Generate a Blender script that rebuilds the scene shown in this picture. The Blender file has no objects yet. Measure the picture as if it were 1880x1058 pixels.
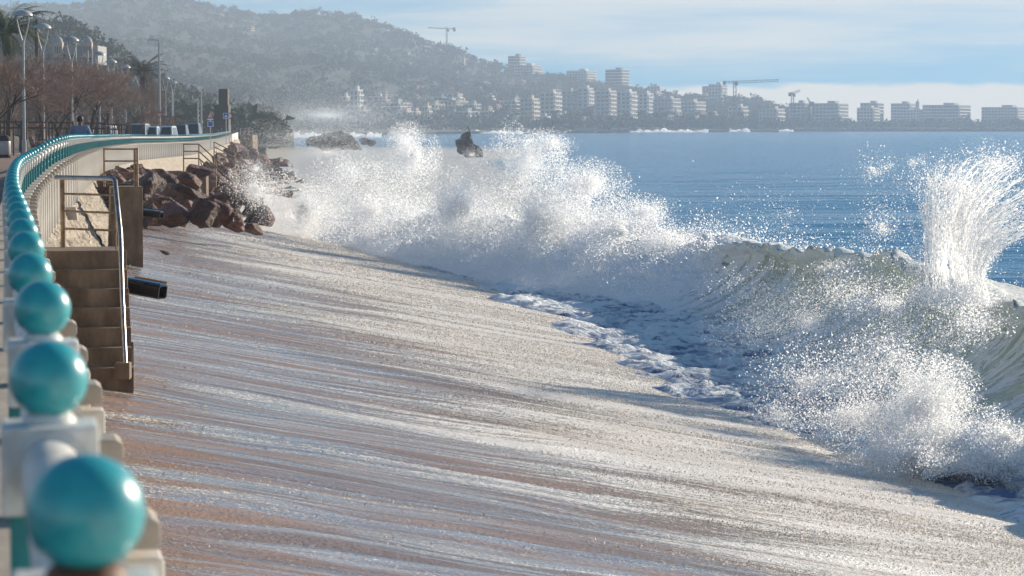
import bpy, bmesh, math, random
import numpy as np
from mathutils import Vector, Matrix, noise as mnoise

# ------------------------------------------------------------------ camera, sky, sun, exposure
sc = bpy.context.scene
COL = sc.collection
F, CX, CY, HZ, CAMZ = 5200.0, 940.0, 529.0, 230.0, 5.5
PITCH = math.atan((CY - HZ) / F)
cam_d = bpy.data.cameras.new('camera'); cam = bpy.data.objects.new('camera', cam_d); COL.objects.link(cam)
cam_d.sensor_width = 36.0; cam_d.lens = F / 1880.0 * 36.0
cam_d.clip_start = 0.1; cam_d.clip_end = 30000
cam.location = (0, 0, CAMZ); cam.rotation_euler = (math.pi / 2 - PITCH, 0, 0)
cam_d.dof.use_dof = True; cam_d.dof.focus_distance = 60.0; cam_d.dof.aperture_fstop = 9.0
sc.camera = cam

SUN_AZ, SUN_EL = math.radians(48), math.radians(17.5)      # to the right of the view, ahead of the camera
SUN_DIR = Vector((math.sin(SUN_AZ) * math.cos(SUN_EL), math.cos(SUN_AZ) * math.cos(SUN_EL), math.sin(SUN_EL)))
world = bpy.data.worlds.new('World'); sc.world = world; world.use_nodes = True
wn, wl = world.node_tree.nodes, world.node_tree.links
wn.clear()
def N(nodes, typ, **kw):
    n = nodes.new(typ)
    for k, v in kw.items():
        if k == 'ins':
            for a, b in v.items(): n.inputs[a].default_value = b
        else: setattr(n, k, v)
    return n
geo = N(wn, 'ShaderNodeNewGeometry'); sep = N(wn, 'ShaderNodeSeparateXYZ')
inv = N(wn, 'ShaderNodeVectorMath', operation='SCALE', ins={'Scale': -1.0})
wl.new(geo.outputs['Incoming'], inv.inputs[0]); wl.new(inv.outputs[0], sep.inputs[0])
def wmath(op, a, b=None, c=None, clamp=False):
    n = N(wn, 'ShaderNodeMath', operation=op, use_clamp=clamp)
    for i, x in enumerate((a, b, c)):
        if x is None: continue
        if isinstance(x, (int, float)): n.inputs[i].default_value = x
        else: wl.new(x, n.inputs[i])
    return n.outputs[0]
def wsmooth(x, lo, hi, a=0.0, b=1.0):
    n = N(wn, 'ShaderNodeMapRange', interpolation_type='SMOOTHSTEP')
    wl.new(x, n.inputs[0])
    for i, v in ((1, lo), (2, hi), (3, a), (4, b)):
        if isinstance(v, (int, float)): n.inputs[i].default_value = v
        else: wl.new(v, n.inputs[i])
    return n.outputs[0]
Z = sep.outputs['Z']
zl = wmath('ADD', wmath('MULTIPLY', wmath('MAXIMUM', Z, 0.0), 0.86), 0.14)     # a clear winter sky: blue almost down to the horizon
cmb = N(wn, 'ShaderNodeCombineXYZ')
wl.new(sep.outputs['X'], cmb.inputs[0]); wl.new(sep.outputs['Y'], cmb.inputs[1]); wl.new(zl, cmb.inputs[2])
sky = N(wn, 'ShaderNodeTexSky', sky_type='NISHITA', sun_disc=False, sun_elevation=SUN_EL, sun_rotation=SUN_AZ, altitude=0, air_density=1.0, dust_density=0.4, ozone_density=1.8)
wl.new(cmb.outputs[0], sky.inputs[0])
# clouds: a thin high veil and a low bank of cumulus on the horizon
def wnoise(scale, detail, rough, dist=0.0):
    mp = N(wn, 'ShaderNodeMapping'); mp.inputs['Scale'].default_value = scale
    wl.new(inv.outputs[0], mp.inputs[0])
    n = N(wn, 'ShaderNodeTexNoise', ins={'Scale': 1.0, 'Detail': detail, 'Roughness': rough, 'Distortion': dist})
    wl.new(mp.outputs[0], n.inputs['Vector']); return n.outputs['Fac']
nbank = wnoise((45, 45, 160), 6, 0.55); nbank2 = wnoise((7, 7, 20), 2, 0.5)
top = wmath('ADD', wmath('MULTIPLY_ADD', nbank, 0.006, 0.0085), wmath('MULTIPLY', nbank2, 0.006))
bank = wsmooth(wmath('SUBTRACT', top, Z), -0.0006, 0.0022)
nveil = wnoise((4.2, 4.2, 46), 5, 0.55, 0.3); nv2 = wnoise((11, 11, 190), 6, 0.6, 0.4)
veil = wsmooth(wmath('MULTIPLY_ADD', nv2, 0.28, nveil), 0.52, 0.82)
veil = wmath('MULTIPLY', veil, wsmooth(Z, 0.012, 0.022))
veil = wmath('MULTIPLY', veil, wsmooth(Z, 0.6, 0.05))
cl = wmath('MAXIMUM', wmath('MULTIPLY', bank, 0.95), wmath('MULTIPLY', veil, 0.8))
mixc = N(wn, 'ShaderNodeMix', data_type='RGBA'); wl.new(cl, mixc.inputs['Factor'])
hsv = N(wn, 'ShaderNodeHueSaturation', ins={'Hue': 0.497, 'Saturation': 1.95, 'Value': 0.68}); wl.new(sky.outputs[0], hsv.inputs['Color'])
wl.new(hsv.outputs[0], mixc.inputs['A'])
mixc.inputs['B'].default_value = (6.2, 5.7, 4.8, 1)
bg = N(wn, 'ShaderNodeBackground', ins={'Strength': 0.12}); wl.new(mixc.outputs['Result'], bg.inputs[0])
wo = N(wn, 'ShaderNodeOutputWorld'); wl.new(bg.outputs[0], wo.inputs[0])

sun_d = bpy.data.lights.new('sun', 'SUN'); sun_d.energy = 5.0; sun_d.angle = math.radians(0.53); sun_d.color = (1.0, 0.885, 0.71)
sun = bpy.data.objects.new('sun', sun_d); COL.objects.link(sun)
sun.rotation_euler = SUN_DIR.to_track_quat('Z', 'Y').to_euler()
vs = sc.view_settings; vs.view_transform = 'Standard'; vs.look = 'None'; vs.exposure = 0.62; vs.gamma = 1.0; vs.use_curve_mapping = False
cy = sc.cycles
cy.max_bounces = 8; cy.diffuse_bounces = 6; cy.glossy_bounces = 2; cy.transmission_bounces = 4; cy.transparent_max_bounces = 6; cy.volume_bounces = 1
cy.caustics_reflective = False; cy.caustics_refractive = False; cy.sample_clamp_indirect = 6.0; cy.sample_clamp_direct = 12.0
cy.use_adaptive_sampling = True; cy.use_denoising = True

# ------------------------------------------------------------------ helpers
rng = np.random.default_rng(7); random.seed(7)
def W(px, py, Y):
    """world point at depth Y that the photograph shows at pixel (px, py)"""
    a = (px - CX) / F; b = (py - CY) / F; c, s = math.cos(PITCH), math.sin(PITCH)
    t = Y / (c - b * s)
    return Vector((t * a, Y, CAMZ + t * (-s - b * c)))
def mpp(Y): return Y / F * 1.0016           # metres for one pixel of the photograph at depth Y
def root_loc(o):
    l = Vector((0, 0, 0))
    while o is not None: l += o.location; o = o.parent
    return l
def tag(o, label=None, cat=None, group=None, kind=None):
    if label: o['label'] = label
    if cat: o['category'] = cat
    if group: o['group'] = group
    if kind: o['kind'] = kind
    return o
def empty(name, loc=(0, 0, 0), label=None, cat=None, group=None, rz=0.0):
    o = bpy.data.objects.new(name, None); COL.objects.link(o); o.location = loc; o.rotation_euler = (0, 0, rz)
    o.empty_display_size = 0.2
    return tag(o, label, cat, group)
def link(name, me, parent=None):
    o = bpy.data.objects.new(name, me); COL.objects.link(o); o.parent = parent; return o
def copy_tree(o, parent=None):
    c = o.copy(); COL.objects.link(c); c.parent = parent
    for ch in list(o.children): copy_tree(ch, c)
    return c
def np_mesh(name, verts, faces, mat=None, smooth=True, attrs=None):
    """faces: an (n, k) int array with k = 3 or 4"""
    verts = np.asarray(verts, np.float32); faces = np.asarray(faces, np.int32)
    me = bpy.data.meshes.new(name); n, k = faces.shape
    me.vertices.add(len(verts)); me.vertices.foreach_set('co', verts.ravel())
    me.loops.add(n * k); me.loops.foreach_set('vertex_index', faces.ravel())
    me.polygons.add(n); me.polygons.foreach_set('loop_start', np.arange(0, n * k, k, dtype=np.int32))
    me.polygons.foreach_set('use_smooth', np.full(n, smooth))
    for an, av in (attrs or {}).items():
        at = me.attributes.new(an, 'FLOAT', 'POINT'); at.data.foreach_set('value', np.asarray(av, np.float32))
    me.update(calc_edges=True)
    if mat: me.materials.append(mat)
    return me
def grid_faces(nr, nc):
    i = np.arange((nr - 1) * (nc - 1)); r, c = i // (nc - 1), i % (nc - 1); a = r * nc + c
    return np.stack([a, a + 1, a + nc + 1, a + nc], 1)
class MB:
    def __init__(s): s.v = []; s.f = []
    def add(s, v, f):
        o = len(s.v); s.v += [tuple(x) for x in v]; s.f += [tuple(o + i for i in q) for q in f]; return s
    def box(s, c, size, rz=0.0, taper=1.0, m=None):
        x, y, z = (k / 2 for k in size); ca, sa = math.cos(rz), math.sin(rz); vs_ = []
        for dz in (-1, 1):
            t = taper if dz > 0 else 1
            for dx, dy in ((-1, -1), (1, -1), (1, 1), (-1, 1)):
                p = Vector((dx * x * t, dy * y * t, dz * z))
                if m is not None: p = m @ p
                vs_.append((c[0] + p.x * ca - p.y * sa, c[1] + p.x * sa + p.y * ca, c[2] + p.z))
        return s.add(vs_, [(3, 2, 1, 0), (4, 5, 6, 7), (0, 1, 5, 4), (1, 2, 6, 5), (2, 3, 7, 6), (3, 0, 4, 7)])
    def path(s, pts, rad, n=8, caps=True):
        pts = [Vector(p) for p in pts]; m = len(pts)
        rad = [rad] * m if isinstance(rad, (int, float)) else rad
        t0 = (pts[1] - pts[0]).normalized(); up = Vector((0, 0, 1)) if abs(t0.z) < 0.9 else Vector((1, 0, 0))
        a = t0.cross(up).normalized(); vs_ = []
        for i, p in enumerate(pts):
            t = (pts[min(i + 1, m - 1)] - pts[max(i - 1, 0)]).normalized()
            a = (a - t * a.dot(t)).normalized(); b = t.cross(a)
            for k in range(n):
                w = 2 * math.pi * k / n; vs_.append(p + (a * math.cos(w) + b * math.sin(w)) * rad[i])
        fs = [(i * n + k, i * n + (k + 1) % n, (i + 1) * n + (k + 1) % n, (i + 1) * n + k) for i in range(m - 1) for k in range(n)]
        if caps: fs += [tuple(range(n))[::-1], tuple((m - 1) * n + k for k in range(n))]
        return s.add(vs_, fs)
    def tube(s, p0, p1, r0, r1=None, n=8): return s.path([p0, p1], [r0, r0 if r1 is None else r1], n)
    def lathe(s, prof, n=24, c=(0, 0, 0)):
        vs_ = [(c[0] + r * math.cos(2 * math.pi * k / n), c[1] + r * math.sin(2 * math.pi * k / n), c[2] + z) for r, z in prof for k in range(n)]
        m = len(prof)
        fs = [(i * n + k, i * n + (k + 1) % n, (i + 1) * n + (k + 1) % n, (i + 1) * n + k) for i in range(m - 1) for k in range(n)]
        fs += [tuple(range(n))[::-1], tuple((m - 1) * n + k for k in range(n))]
        return s.add(vs_, fs)
    def prism(s, poly, d, org=(0, 0, 0), ax=(1, 0, 0), ay=(0, 0, 1), az=(0, 1, 0)):
        """outline poly in the plane (ax, ay), thickness d along az, centred"""
        O, A, B, C = Vector(org), Vector(ax), Vector(ay), Vector(az); n = len(poly)
        vs_ = [O + A * x + B * y + C * (k * d / 2) for k in (-1, 1) for x, y in poly]
        return s.add(vs_, [tuple(range(n)), tuple(range(2 * n - 1, n - 1, -1))] + [(i, i + n, (i + 1) % n + n, (i + 1) % n) for i in range(n)])
    def mesh(s, name, mat, smooth=False, bevel=0.0, origin=(0, 0, 0)):
        me = bpy.data.meshes.new(name); o = Vector(origin)
        me.from_pydata([Vector(v) - o for v in s.v], [], s.f)
        bm = bmesh.new(); bm.from_mesh(me)
        bmesh.ops.recalc_face_normals(bm, faces=bm.faces)
        if bevel > 0:
            es = [e for e in bm.edges if len(e.link_faces) == 2 and e.calc_face_angle(0) > 0.6]
            bmesh.ops.bevel(bm, geom=es, offset=bevel, segments=2, affect='EDGES', profile=0.6)
        for fc in bm.faces: fc.smooth = smooth
        bm.to_mesh(me); bm.free()
        if mat: me.materials.append(mat)
        if smooth:
            try: me.set_sharp_from_angle(angle=math.radians(45))
            except Exception: pass
        return me
    def build(s, name, mat, parent=None, smooth=False, bevel=0.0):
        return link(name, s.mesh(name, mat, smooth, bevel, root_loc(parent) if parent else (0, 0, 0)), parent)
# value noise in numpy
_perm = np.random.default_rng(3).integers(0, 2 ** 31, 4096)
def _h(ix, iy, iz): return (_perm[(ix + _perm[(iy + _perm[iz & 4095]) & 4095]) & 4095] & 0xFFFFF) / 524288.0 - 1.0
def vnoise(P):
    P = np.asarray(P, float); i = np.floor(P).astype(np.int64); f = P - i; u = f * f * (3 - 2 * f)
    x, y, z = i[:, 0], i[:, 1], i[:, 2]; r = 0
    for dx in (0, 1):
        for dy in (0, 1):
            for dz in (0, 1):
                w = (u[:, 0] if dx else 1 - u[:, 0]) * (u[:, 1] if dy else 1 - u[:, 1]) * (u[:, 2] if dz else 1 - u[:, 2])
                r = r + w * _h(x + dx, y + dy, z + dz)
    return r
def fbm(P, octv=4, gain=0.5, lac=2.03):
    P = np.asarray(P, float); a, r, t = 1.0, 0.0, 0.0
    for k in range(octv):
        r = r + a * vnoise(P + 17.3 * k); t += a; a *= gain; P = P * lac
    return r / t
def sstep(x, a, b):
    t = np.clip((x - a) / (b - a), 0, 1); return t * t * (3 - 2 * t)

# ------------------------------------------------------------------ materials
def new_mat(name):
    m = bpy.data.materials.new(name); m.use_nodes = True; nt = m.node_tree; nt.nodes.clear()
    out = nt.nodes.new('ShaderNodeOutputMaterial'); b = nt.nodes.new('ShaderNodeBsdfPrincipled')
    nt.links.new(b.outputs[0], out.inputs[0]); return m, nt, b, out
def lin(c): return tuple(((x / 255) / 12.92 if x / 255 <= 0.04045 else ((x / 255 + 0.055) / 1.055) ** 2.4) for x in c)
def mat(name, col, rough=0.7, var=0.15, scale=6.0, bump=0.0, bscale=40.0, metal=0.0, spec=0.5, col2=None, coat=0.0, stretch=(1, 1, 1), objinfo=0.0):
    """base colour with blotchy variation towards col2 (or a darker tone), optional bump"""
    m, nt, b, out = new_mat(name); nd, ln = nt.nodes, nt.links
    tc = nd.new('ShaderNodeTexCoord'); mp = nd.new('ShaderNodeMapping'); mp.inputs['Scale'].default_value = stretch
    ln.new(tc.outputs['Object'], mp.inputs[0])
    nz = N(nd, 'ShaderNodeTexNoise', ins={'Scale': scale, 'Detail': 6.0, 'Roughness': 0.62}); ln.new(mp.outputs[0], nz.inputs['Vector'])
    mr = N(nd, 'ShaderNodeMapRange', ins={1: 0.35, 2: 0.68}); ln.new(nz.outputs['Fac'], mr.inputs[0])
    mx = N(nd, 'ShaderNodeMix', data_type='RGBA'); ln.new(mr.outputs[0], mx.inputs['Factor'])
    c2 = col2 or tuple(x * (1 - var) for x in col)
    mx.inputs['A'].default_value = (*col, 1); mx.inputs['B'].default_value = (*c2, 1)
    src = mx.outputs['Result']
    if objinfo:
        oi = nd.new('ShaderNodeObjectInfo'); hs = nd.new('ShaderNodeHueSaturation')
        r2 = N(nd, 'ShaderNodeMapRange', ins={3: 1 - objinfo, 4: 1 + objinfo}); ln.new(oi.outputs['Random'], r2.inputs[0])
        ln.new(r2.outputs[0], hs.inputs['Value']); ln.new(src, hs.inputs['Color']); src = hs.outputs[0]
    ln.new(src, b.inputs['Base Color'])
    b.inputs['Roughness'].default_value = rough; b.inputs['Metallic'].default_value = metal; b.inputs['Specular IOR Level'].default_value = spec
    b.inputs['Coat Weight'].default_value = coat; b.inputs['Coat Roughness'].default_value = 0.16
    if bump:
        n2 = N(nd, 'ShaderNodeTexNoise', ins={'Scale': bscale, 'Detail': 5.0, 'Roughness': 0.6}); ln.new(mp.outputs[0], n2.inputs['Vector'])
        bp = N(nd, 'ShaderNodeBump', ins={'Strength': 1.0, 'Distance': bump}); ln.new(n2.outputs['Fac'], bp.inputs['Height'])
        ln.new(bp.outputs[0], b.inputs['Normal'])
    return m
M = {}
M['ball'] = mat('turquoise_gloss_paint', (0.035, 0.38, 0.40), 0.34, 0.35, 16.0, bump=0.0012, bscale=24, coat=0.4, col2=(0.016, 0.25, 0.30))
M['teal'] = mat('turquoise_paint', (0.02, 0.26, 0.27), 0.4, 0.25, 14.0, bump=0.001, bscale=60)
M['white'] = mat('white_paint', (0.74, 0.73, 0.70), 0.5, 0.14, 14.0, bump=0.003, bscale=40, col2=(0.52, 0.49, 0.44))
M['rust'] = mat('rusty_collar', (0.16, 0.06, 0.025), 0.6, 0.4, 30.0, bump=0.002, bscale=80)
M['plaster'] = mat('white_render', (0.72, 0.69, 0.64), 0.8, 0.2, 1.6, bump=0.004, bscale=30, col2=(0.56, 0.52, 0.46))
M['concrete'] = mat('concrete', (0.235, 0.165, 0.112), 0.85, 0.3, 3.0, bump=0.02, bscale=9, col2=(0.085, 0.055, 0.035), stretch=(1, 1, 0.5))
M['ledge'] = mat('pale_concrete', (0.44, 0.38, 0.32), 0.85, 0.3, 3.0, bump=0.006, bscale=40)
M['steel'] = mat('galvanised_steel', (0.36, 0.36, 0.37), 0.35, 0.3, 9.0, metal=0.85, col2=(0.26, 0.21, 0.17))
M['steel_rust'] = mat('weathered_steel', (0.30, 0.22, 0.14), 0.55, 0.4, 12.0, metal=0.5, col2=(0.16, 0.09, 0.05))
M['black'] = mat('black_plastic', (0.012, 0.012, 0.014), 0.35, 0.3, 8.0)
M['blue'] = mat('pipe_blue_sheen', (0.01, 0.10, 0.27), 0.35, 0.2, 8.0)
M['orange'] = mat('pipe_orange_sheen', (0.55, 0.24, 0.04), 0.5, 0.2, 8.0)
M['lamp'] = mat('lamp_grey_paint', (0.45, 0.45, 0.44), 0.4, 0.15, 4.0)
M['bark'] = mat('bark', (0.085, 0.055, 0.045), 0.9, 0.4, 6.0, bump=0.01)
M['twig'] = mat('twigs', (0.38, 0.27, 0.215), 0.9, 0.35, 3.0)
M['wood'] = mat('brown_wood', (0.13, 0.065, 0.04), 0.7, 0.4, 5.0, stretch=(1, 1, 0.2))
M['glass'] = mat('dark_glass', (0.03, 0.045, 0.06), 0.08, 0.3, 0.4, spec=0.8)
M['rubber'] = mat('rubber', (0.02, 0.02, 0.02), 0.8)
M['paving'] = mat('brown_paving', (0.26, 0.16, 0.11), 0.85, 0.3, 1.2, bump=0.004)
M['asphalt'] = mat('asphalt', (0.055, 0.054, 0.055), 0.9, 0.25, 0.6, bump=0.004)
M['kerb'] = mat('kerb_stone', (0.36, 0.34, 0.31), 0.85, 0.25, 1.0)
M['rock'] = mat('wet_red_rock', (0.165, 0.062, 0.042), 0.6, 0.4, 2.2, bump=0.22, bscale=3.2, col2=(0.04, 0.02, 0.016), objinfo=0.45, spec=0.4)
M['searock'] = mat('dark_sea_rock', (0.05, 0.042, 0.04), 0.6, 0.4, 0.6, bump=0.25, bscale=0.9)
M['skin'] = mat('skin', (0.20, 0.10, 0.065), 0.55, 0.1)
M['jacket'] = mat('grey_blue_jacket', (0.16, 0.23, 0.33), 0.85, 0.2, 9.0, bump=0.01, bscale=14)
M['trousers'] = mat('dark_trousers', (0.03, 0.035, 0.05), 0.85, 0.2)
M['hair'] = mat('dark_hair', (0.02, 0.013, 0.01), 0.6, 0.3, 40)
M['sign_white'] = mat('sign_white', (0.7, 0.7, 0.7), 0.4, 0.06)
M['sign_red'] = mat('sign_red', (0.45, 0.02, 0.03), 0.4, 0.06)
M['sign_blue'] = mat('sign_blue', (0.03, 0.12, 0.42), 0.4, 0.06)
M['dark_tower'] = mat('dark_brown_cladding', (0.075, 0.062, 0.058), 0.8, 0.2, 0.5)
# ------------------------------------------------------------------ the line of the sea wall (ball centres of the balustrade)
LINE = [(158, 942, 2.84), (87, 697, 4.36), (78, 567, 6.0), (55, 505, 7.6), (48, 458, 9.3), (42, 425, 11.2), (33, 387, 14.9), (28, 368, 17.4),
        (23, 352, 19.8), (21, 336, 23), (25, 311, 30), (33, 297, 37), (48, 287, 43), (64, 279, 48.5), (80, 268.5, 53), (97, 259, 57.5), (121, 252.5, 65),
        (132, 251.3, 73), (147, 250.6, 84), (170, 250, 105), (200, 249, 130), (240, 248.3, 163), (300, 248.8, 190), (345, 248.3, 210), (367, 247.3, 235),
        (393, 246, 285), (424, 240.8, 400), (436, 238, 470)]
_lp = np.array([W(*p) for p in LINE])
d0 = (_lp[3] - _lp[0]); d0 = d0 / d0[1]
_lp = np.vstack([_lp[0] - d0 * 8, _lp])
LY = np.arange(-5, 471, 0.5)
LX = np.interp(LY, _lp[:, 1], _lp[:, 0]); LZ = np.interp(LY, _lp[:, 1], _lp[:, 2])
for _ in range(3):        # ease the corners beyond the nearest posts
    for A_ in (LX, LZ):
        s_ = A_.copy(); s_[3:-3] = sum(A_[3 + k:len(A_) - 3 + k] for k in range(-3, 4)) / 7
        A_[:] = np.where(LY > 10, s_, A_)
def lx(Y): return np.interp(Y, LY, LX)
def lz(Y): return np.interp(Y, LY, LZ)
def wallx(Y): return lx(Y) + 0.27
SAND0 = 2.52
def sand_z(d, Y): return SAND0 - 0.18 * d + 0.0009 * np.maximum(d - 8, 0) ** 2 * 0

# ------------------------------------------------------------------ beach
def sand_mat():
    m, nt, b, out = new_mat('wet_sand_with_foam'); nd, ln = nt.nodes, nt.links
    tc = nd.new('ShaderNodeTexCoord')
    rot = N(nd, 'ShaderNodeMapping'); rot.inputs['Rotation'].default_value = (0, 0, -0.26); ln.new(tc.outputs['Object'], rot.inputs[0])
    wob = N(nd, 'ShaderNodeTexNoise', ins={'Scale': 0.22, 'Detail': 2.0}); ln.new(rot.outputs[0], wob.inputs['Vector'])
    wv = N(nd, 'ShaderNodeVectorMath', operation='MULTIPLY_ADD'); ln.new(wob.outputs['Color'], wv.inputs[0]); wv.inputs[1].default_value = (0, 2.4, 0); ln.new(rot.outputs[0], wv.inputs[2])
    def nz(scale, st, detail=5.0, rough=0.6):
        mp = N(nd, 'ShaderNodeMapping'); mp.inputs['Scale'].default_value = st; ln.new(wv.outputs[0], mp.inputs[0])
        n = N(nd, 'ShaderNodeTexNoise', ins={'Scale': scale, 'Detail': detail, 'Roughness': rough}); ln.new(mp.outputs[0], n.inputs['Vector']); return n.outputs['Fac']
    def mth(op, a, b_=None, c=None, clamp=False):
        n = N(nd, 'ShaderNodeMath', operation=op, use_clamp=clamp)
        for i, x in enumerate((a, b_, c)):
            if x is None: continue
            if isinstance(x, (int, float)): n.inputs[i].default_value = x
            else: ln.new(x, n.inputs[i])
        return n.outputs[0]
    def sm(x, lo, hi, a=0.0, c=1.0):
        n = N(nd, 'ShaderNodeMapRange', interpolation_type='SMOOTHSTEP', ins={1: lo, 2: hi, 3: a, 4: c}); ln.new(x, n.inputs[0]); return n.outputs[0]
    at = N(nd, 'ShaderNodeAttribute', attribute_name='foam')
    st1 = nz(1.0, (0.055, 0.85, 1), 4.0, 0.55); st2 = nz(1.0, (0.16, 4.2, 1), 5.0, 0.6); st3 = nz(1.0, (0.4, 15.0, 1), 4.0, 0.65)
    fine = nz(11.0, (0.6, 1.0, 1), 4.0, 0.75); fine2 = nz(34.0, (0.6, 1, 1), 2.0, 0.75)
    streak = mth('ADD', mth('MULTIPLY', st1, 0.5), mth('ADD', mth('MULTIPLY', mth('SUBTRACT', st2, 0.16), 0.5), mth('MULTIPLY', st3, 0.22)))   # about 0.53 mean
    base = mth('ADD', streak, mth('MULTIPLY', at.outputs['Fac'], 0.30))
    tot = mth('ADD', base, mth('MULTIPLY', mth('ADD', mth('MULTIPLY', fine, 0.7), mth('MULTIPLY', fine2, 1.0)), 0.62))      # + ~0.52
    foam = sm(tot, 1.09, 1.23)
    lace = sm(mth('ADD', st3, mth('MULTIPLY', st2, 0.6)), 0.93, 1.03)
    foam2 = mth('MAXIMUM', foam, mth('MULTIPLY', lace, 0.4))
    cs = N(nd, 'ShaderNodeMix', data_type='RGBA'); ln.new(sm(nz(1.0, (0.12, 1.1, 1), 6.0, 0.6), 0.42, 0.62), cs.inputs['Factor'])
    cs.inputs['A'].default_value = (0.31, 0.215, 0.185, 1); cs.inputs['B'].default_value = (0.195, 0.155, 0.155, 1)
    dry = N(nd, 'ShaderNodeMix', data_type='RGBA'); ln.new(cs.outputs['Result'], dry.inputs['A']); dry.inputs['B'].default_value = (0.29, 0.18, 0.125, 1)
    ad = N(nd, 'ShaderNodeAttribute', attribute_name='dry')
    dn = nz(1.0, (0.35, 2.2, 1), 6.0, 0.65)
    dryf = sm(mth('ADD', mth('MULTIPLY', ad.outputs['Fac'], 0.42), dn), 0.77, 0.96); ln.new(dryf, dry.inputs['Factor'])
    grit = N(nd, 'ShaderNodeMix', data_type='RGBA', blend_type='MULTIPLY'); grit.inputs['Factor'].default_value = 0.55
    gr = N(nd, 'ShaderNodeMix', data_type='RGBA'); ln.new(sm(fine2, 0.36, 0.62), gr.inputs['Factor']); gr.inputs['A'].default_value = (0.45, 0.42, 0.4, 1); gr.inputs['B'].default_value = (1.25, 1.2, 1.15, 1)
    ln.new(dry.outputs['Result'], grit.inputs['A']); ln.new(gr.outputs['Result'], grit.inputs['B'])
    cf = N(nd, 'ShaderNodeMix', data_type='RGBA'); ln.new(foam2, cf.inputs['Factor']); ln.new(grit.outputs['Result'], cf.inputs['A']); cf.inputs['B'].default_value = (0.90, 0.83, 0.76, 1)
    ln.new(cf.outputs['Result'], b.inputs['Base Color'])
    film = mth('MULTIPLY', sm(mth('ADD', mth('MULTIPLY', st2, 0.6), mth('MULTIPLY', st1, 0.4)), 0.42, 0.56), mth('SUBTRACT', 1.0, dryf, clamp=True))
    ro = mth('ADD', mth('MULTIPLY_ADD', film, -0.46, 0.60), mth('MULTIPLY', foam2, 0.25)); ln.new(ro, b.inputs['Roughness'])
    ln.new(mth('MULTIPLY_ADD', film, 0.5, 0.4), b.inputs['Specular IOR Level'])
    ln.new(mth('MULTIPLY', mth('MULTIPLY', film, 0.6), mth('SUBTRACT', 1.0, foam, clamp=True)), b.inputs['Coat Weight']); b.inputs['Coat Roughness'].default_value = 0.16; b.inputs['Coat IOR'].default_value = 1.4
    hgt = mth('ADD', mth('MULTIPLY', foam, mth('ADD', fine, fine2)), mth('MULTIPLY', mth('ADD', fine2, fine), mth('MULTIPLY_ADD', film, -0.32, 0.38)))
    hgt = mth('ADD', hgt, mth('MULTIPLY', st3, mth('MULTIPLY_ADD', film, -0.25, 0.35)))
    bp = N(nd, 'ShaderNodeBump', ins={'Strength': 1.0, 'Distance': 0.06}); ln.new(hgt, bp.inputs['Height']); ln.new(bp.outputs[0], b.inputs['Normal'])
    return m
ys = np.concatenate([np.arange(6, 60, 0.16), np.arange(60, 175, 0.35)]); ds = np.concatenate([np.arange(-0.4, 16, 0.14), np.arange(16, 34, 0.8)])
YY, DD = np.meshgrid(ys, ds, indexing='ij'); YY, DD = YY.ravel(), DD.ravel(); XX = wallx(YY) + DD
u_ = XX * 0.97 + YY * 0.22; v_ = YY * 0.97 - XX * 0.22
zz = sand_z(DD, YY) + 0.07 * fbm(np.stack([u_ * 0.12, v_ * 0.55, 0 * u_], 1), 3) + 0.016 * fbm(np.stack([u_ * 0.5, v_ * 3.2, 0 * u_ + 5], 1), 3)
zz -= 0.25 * sstep(-DD, -0.2, 0.5)
fo = sstep(DD + 2.2 * fbm(np.stack([u_ * .1, v_ * .3, 0 * u_], 1), 2) + 0.030 * (YY - 40), 2.5, 11.0)
dry_ = sstep(-DD, -4.2, -0.2) * sstep(-YY, -52, -34)
beach = link('beach', np_mesh('beach', np.stack([XX, YY, zz], 1), grid_faces(len(ys), len(ds)), sand_mat(), True, {'foam': fo, 'dry': dry_}))
tag(beach, kind='structure')

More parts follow.
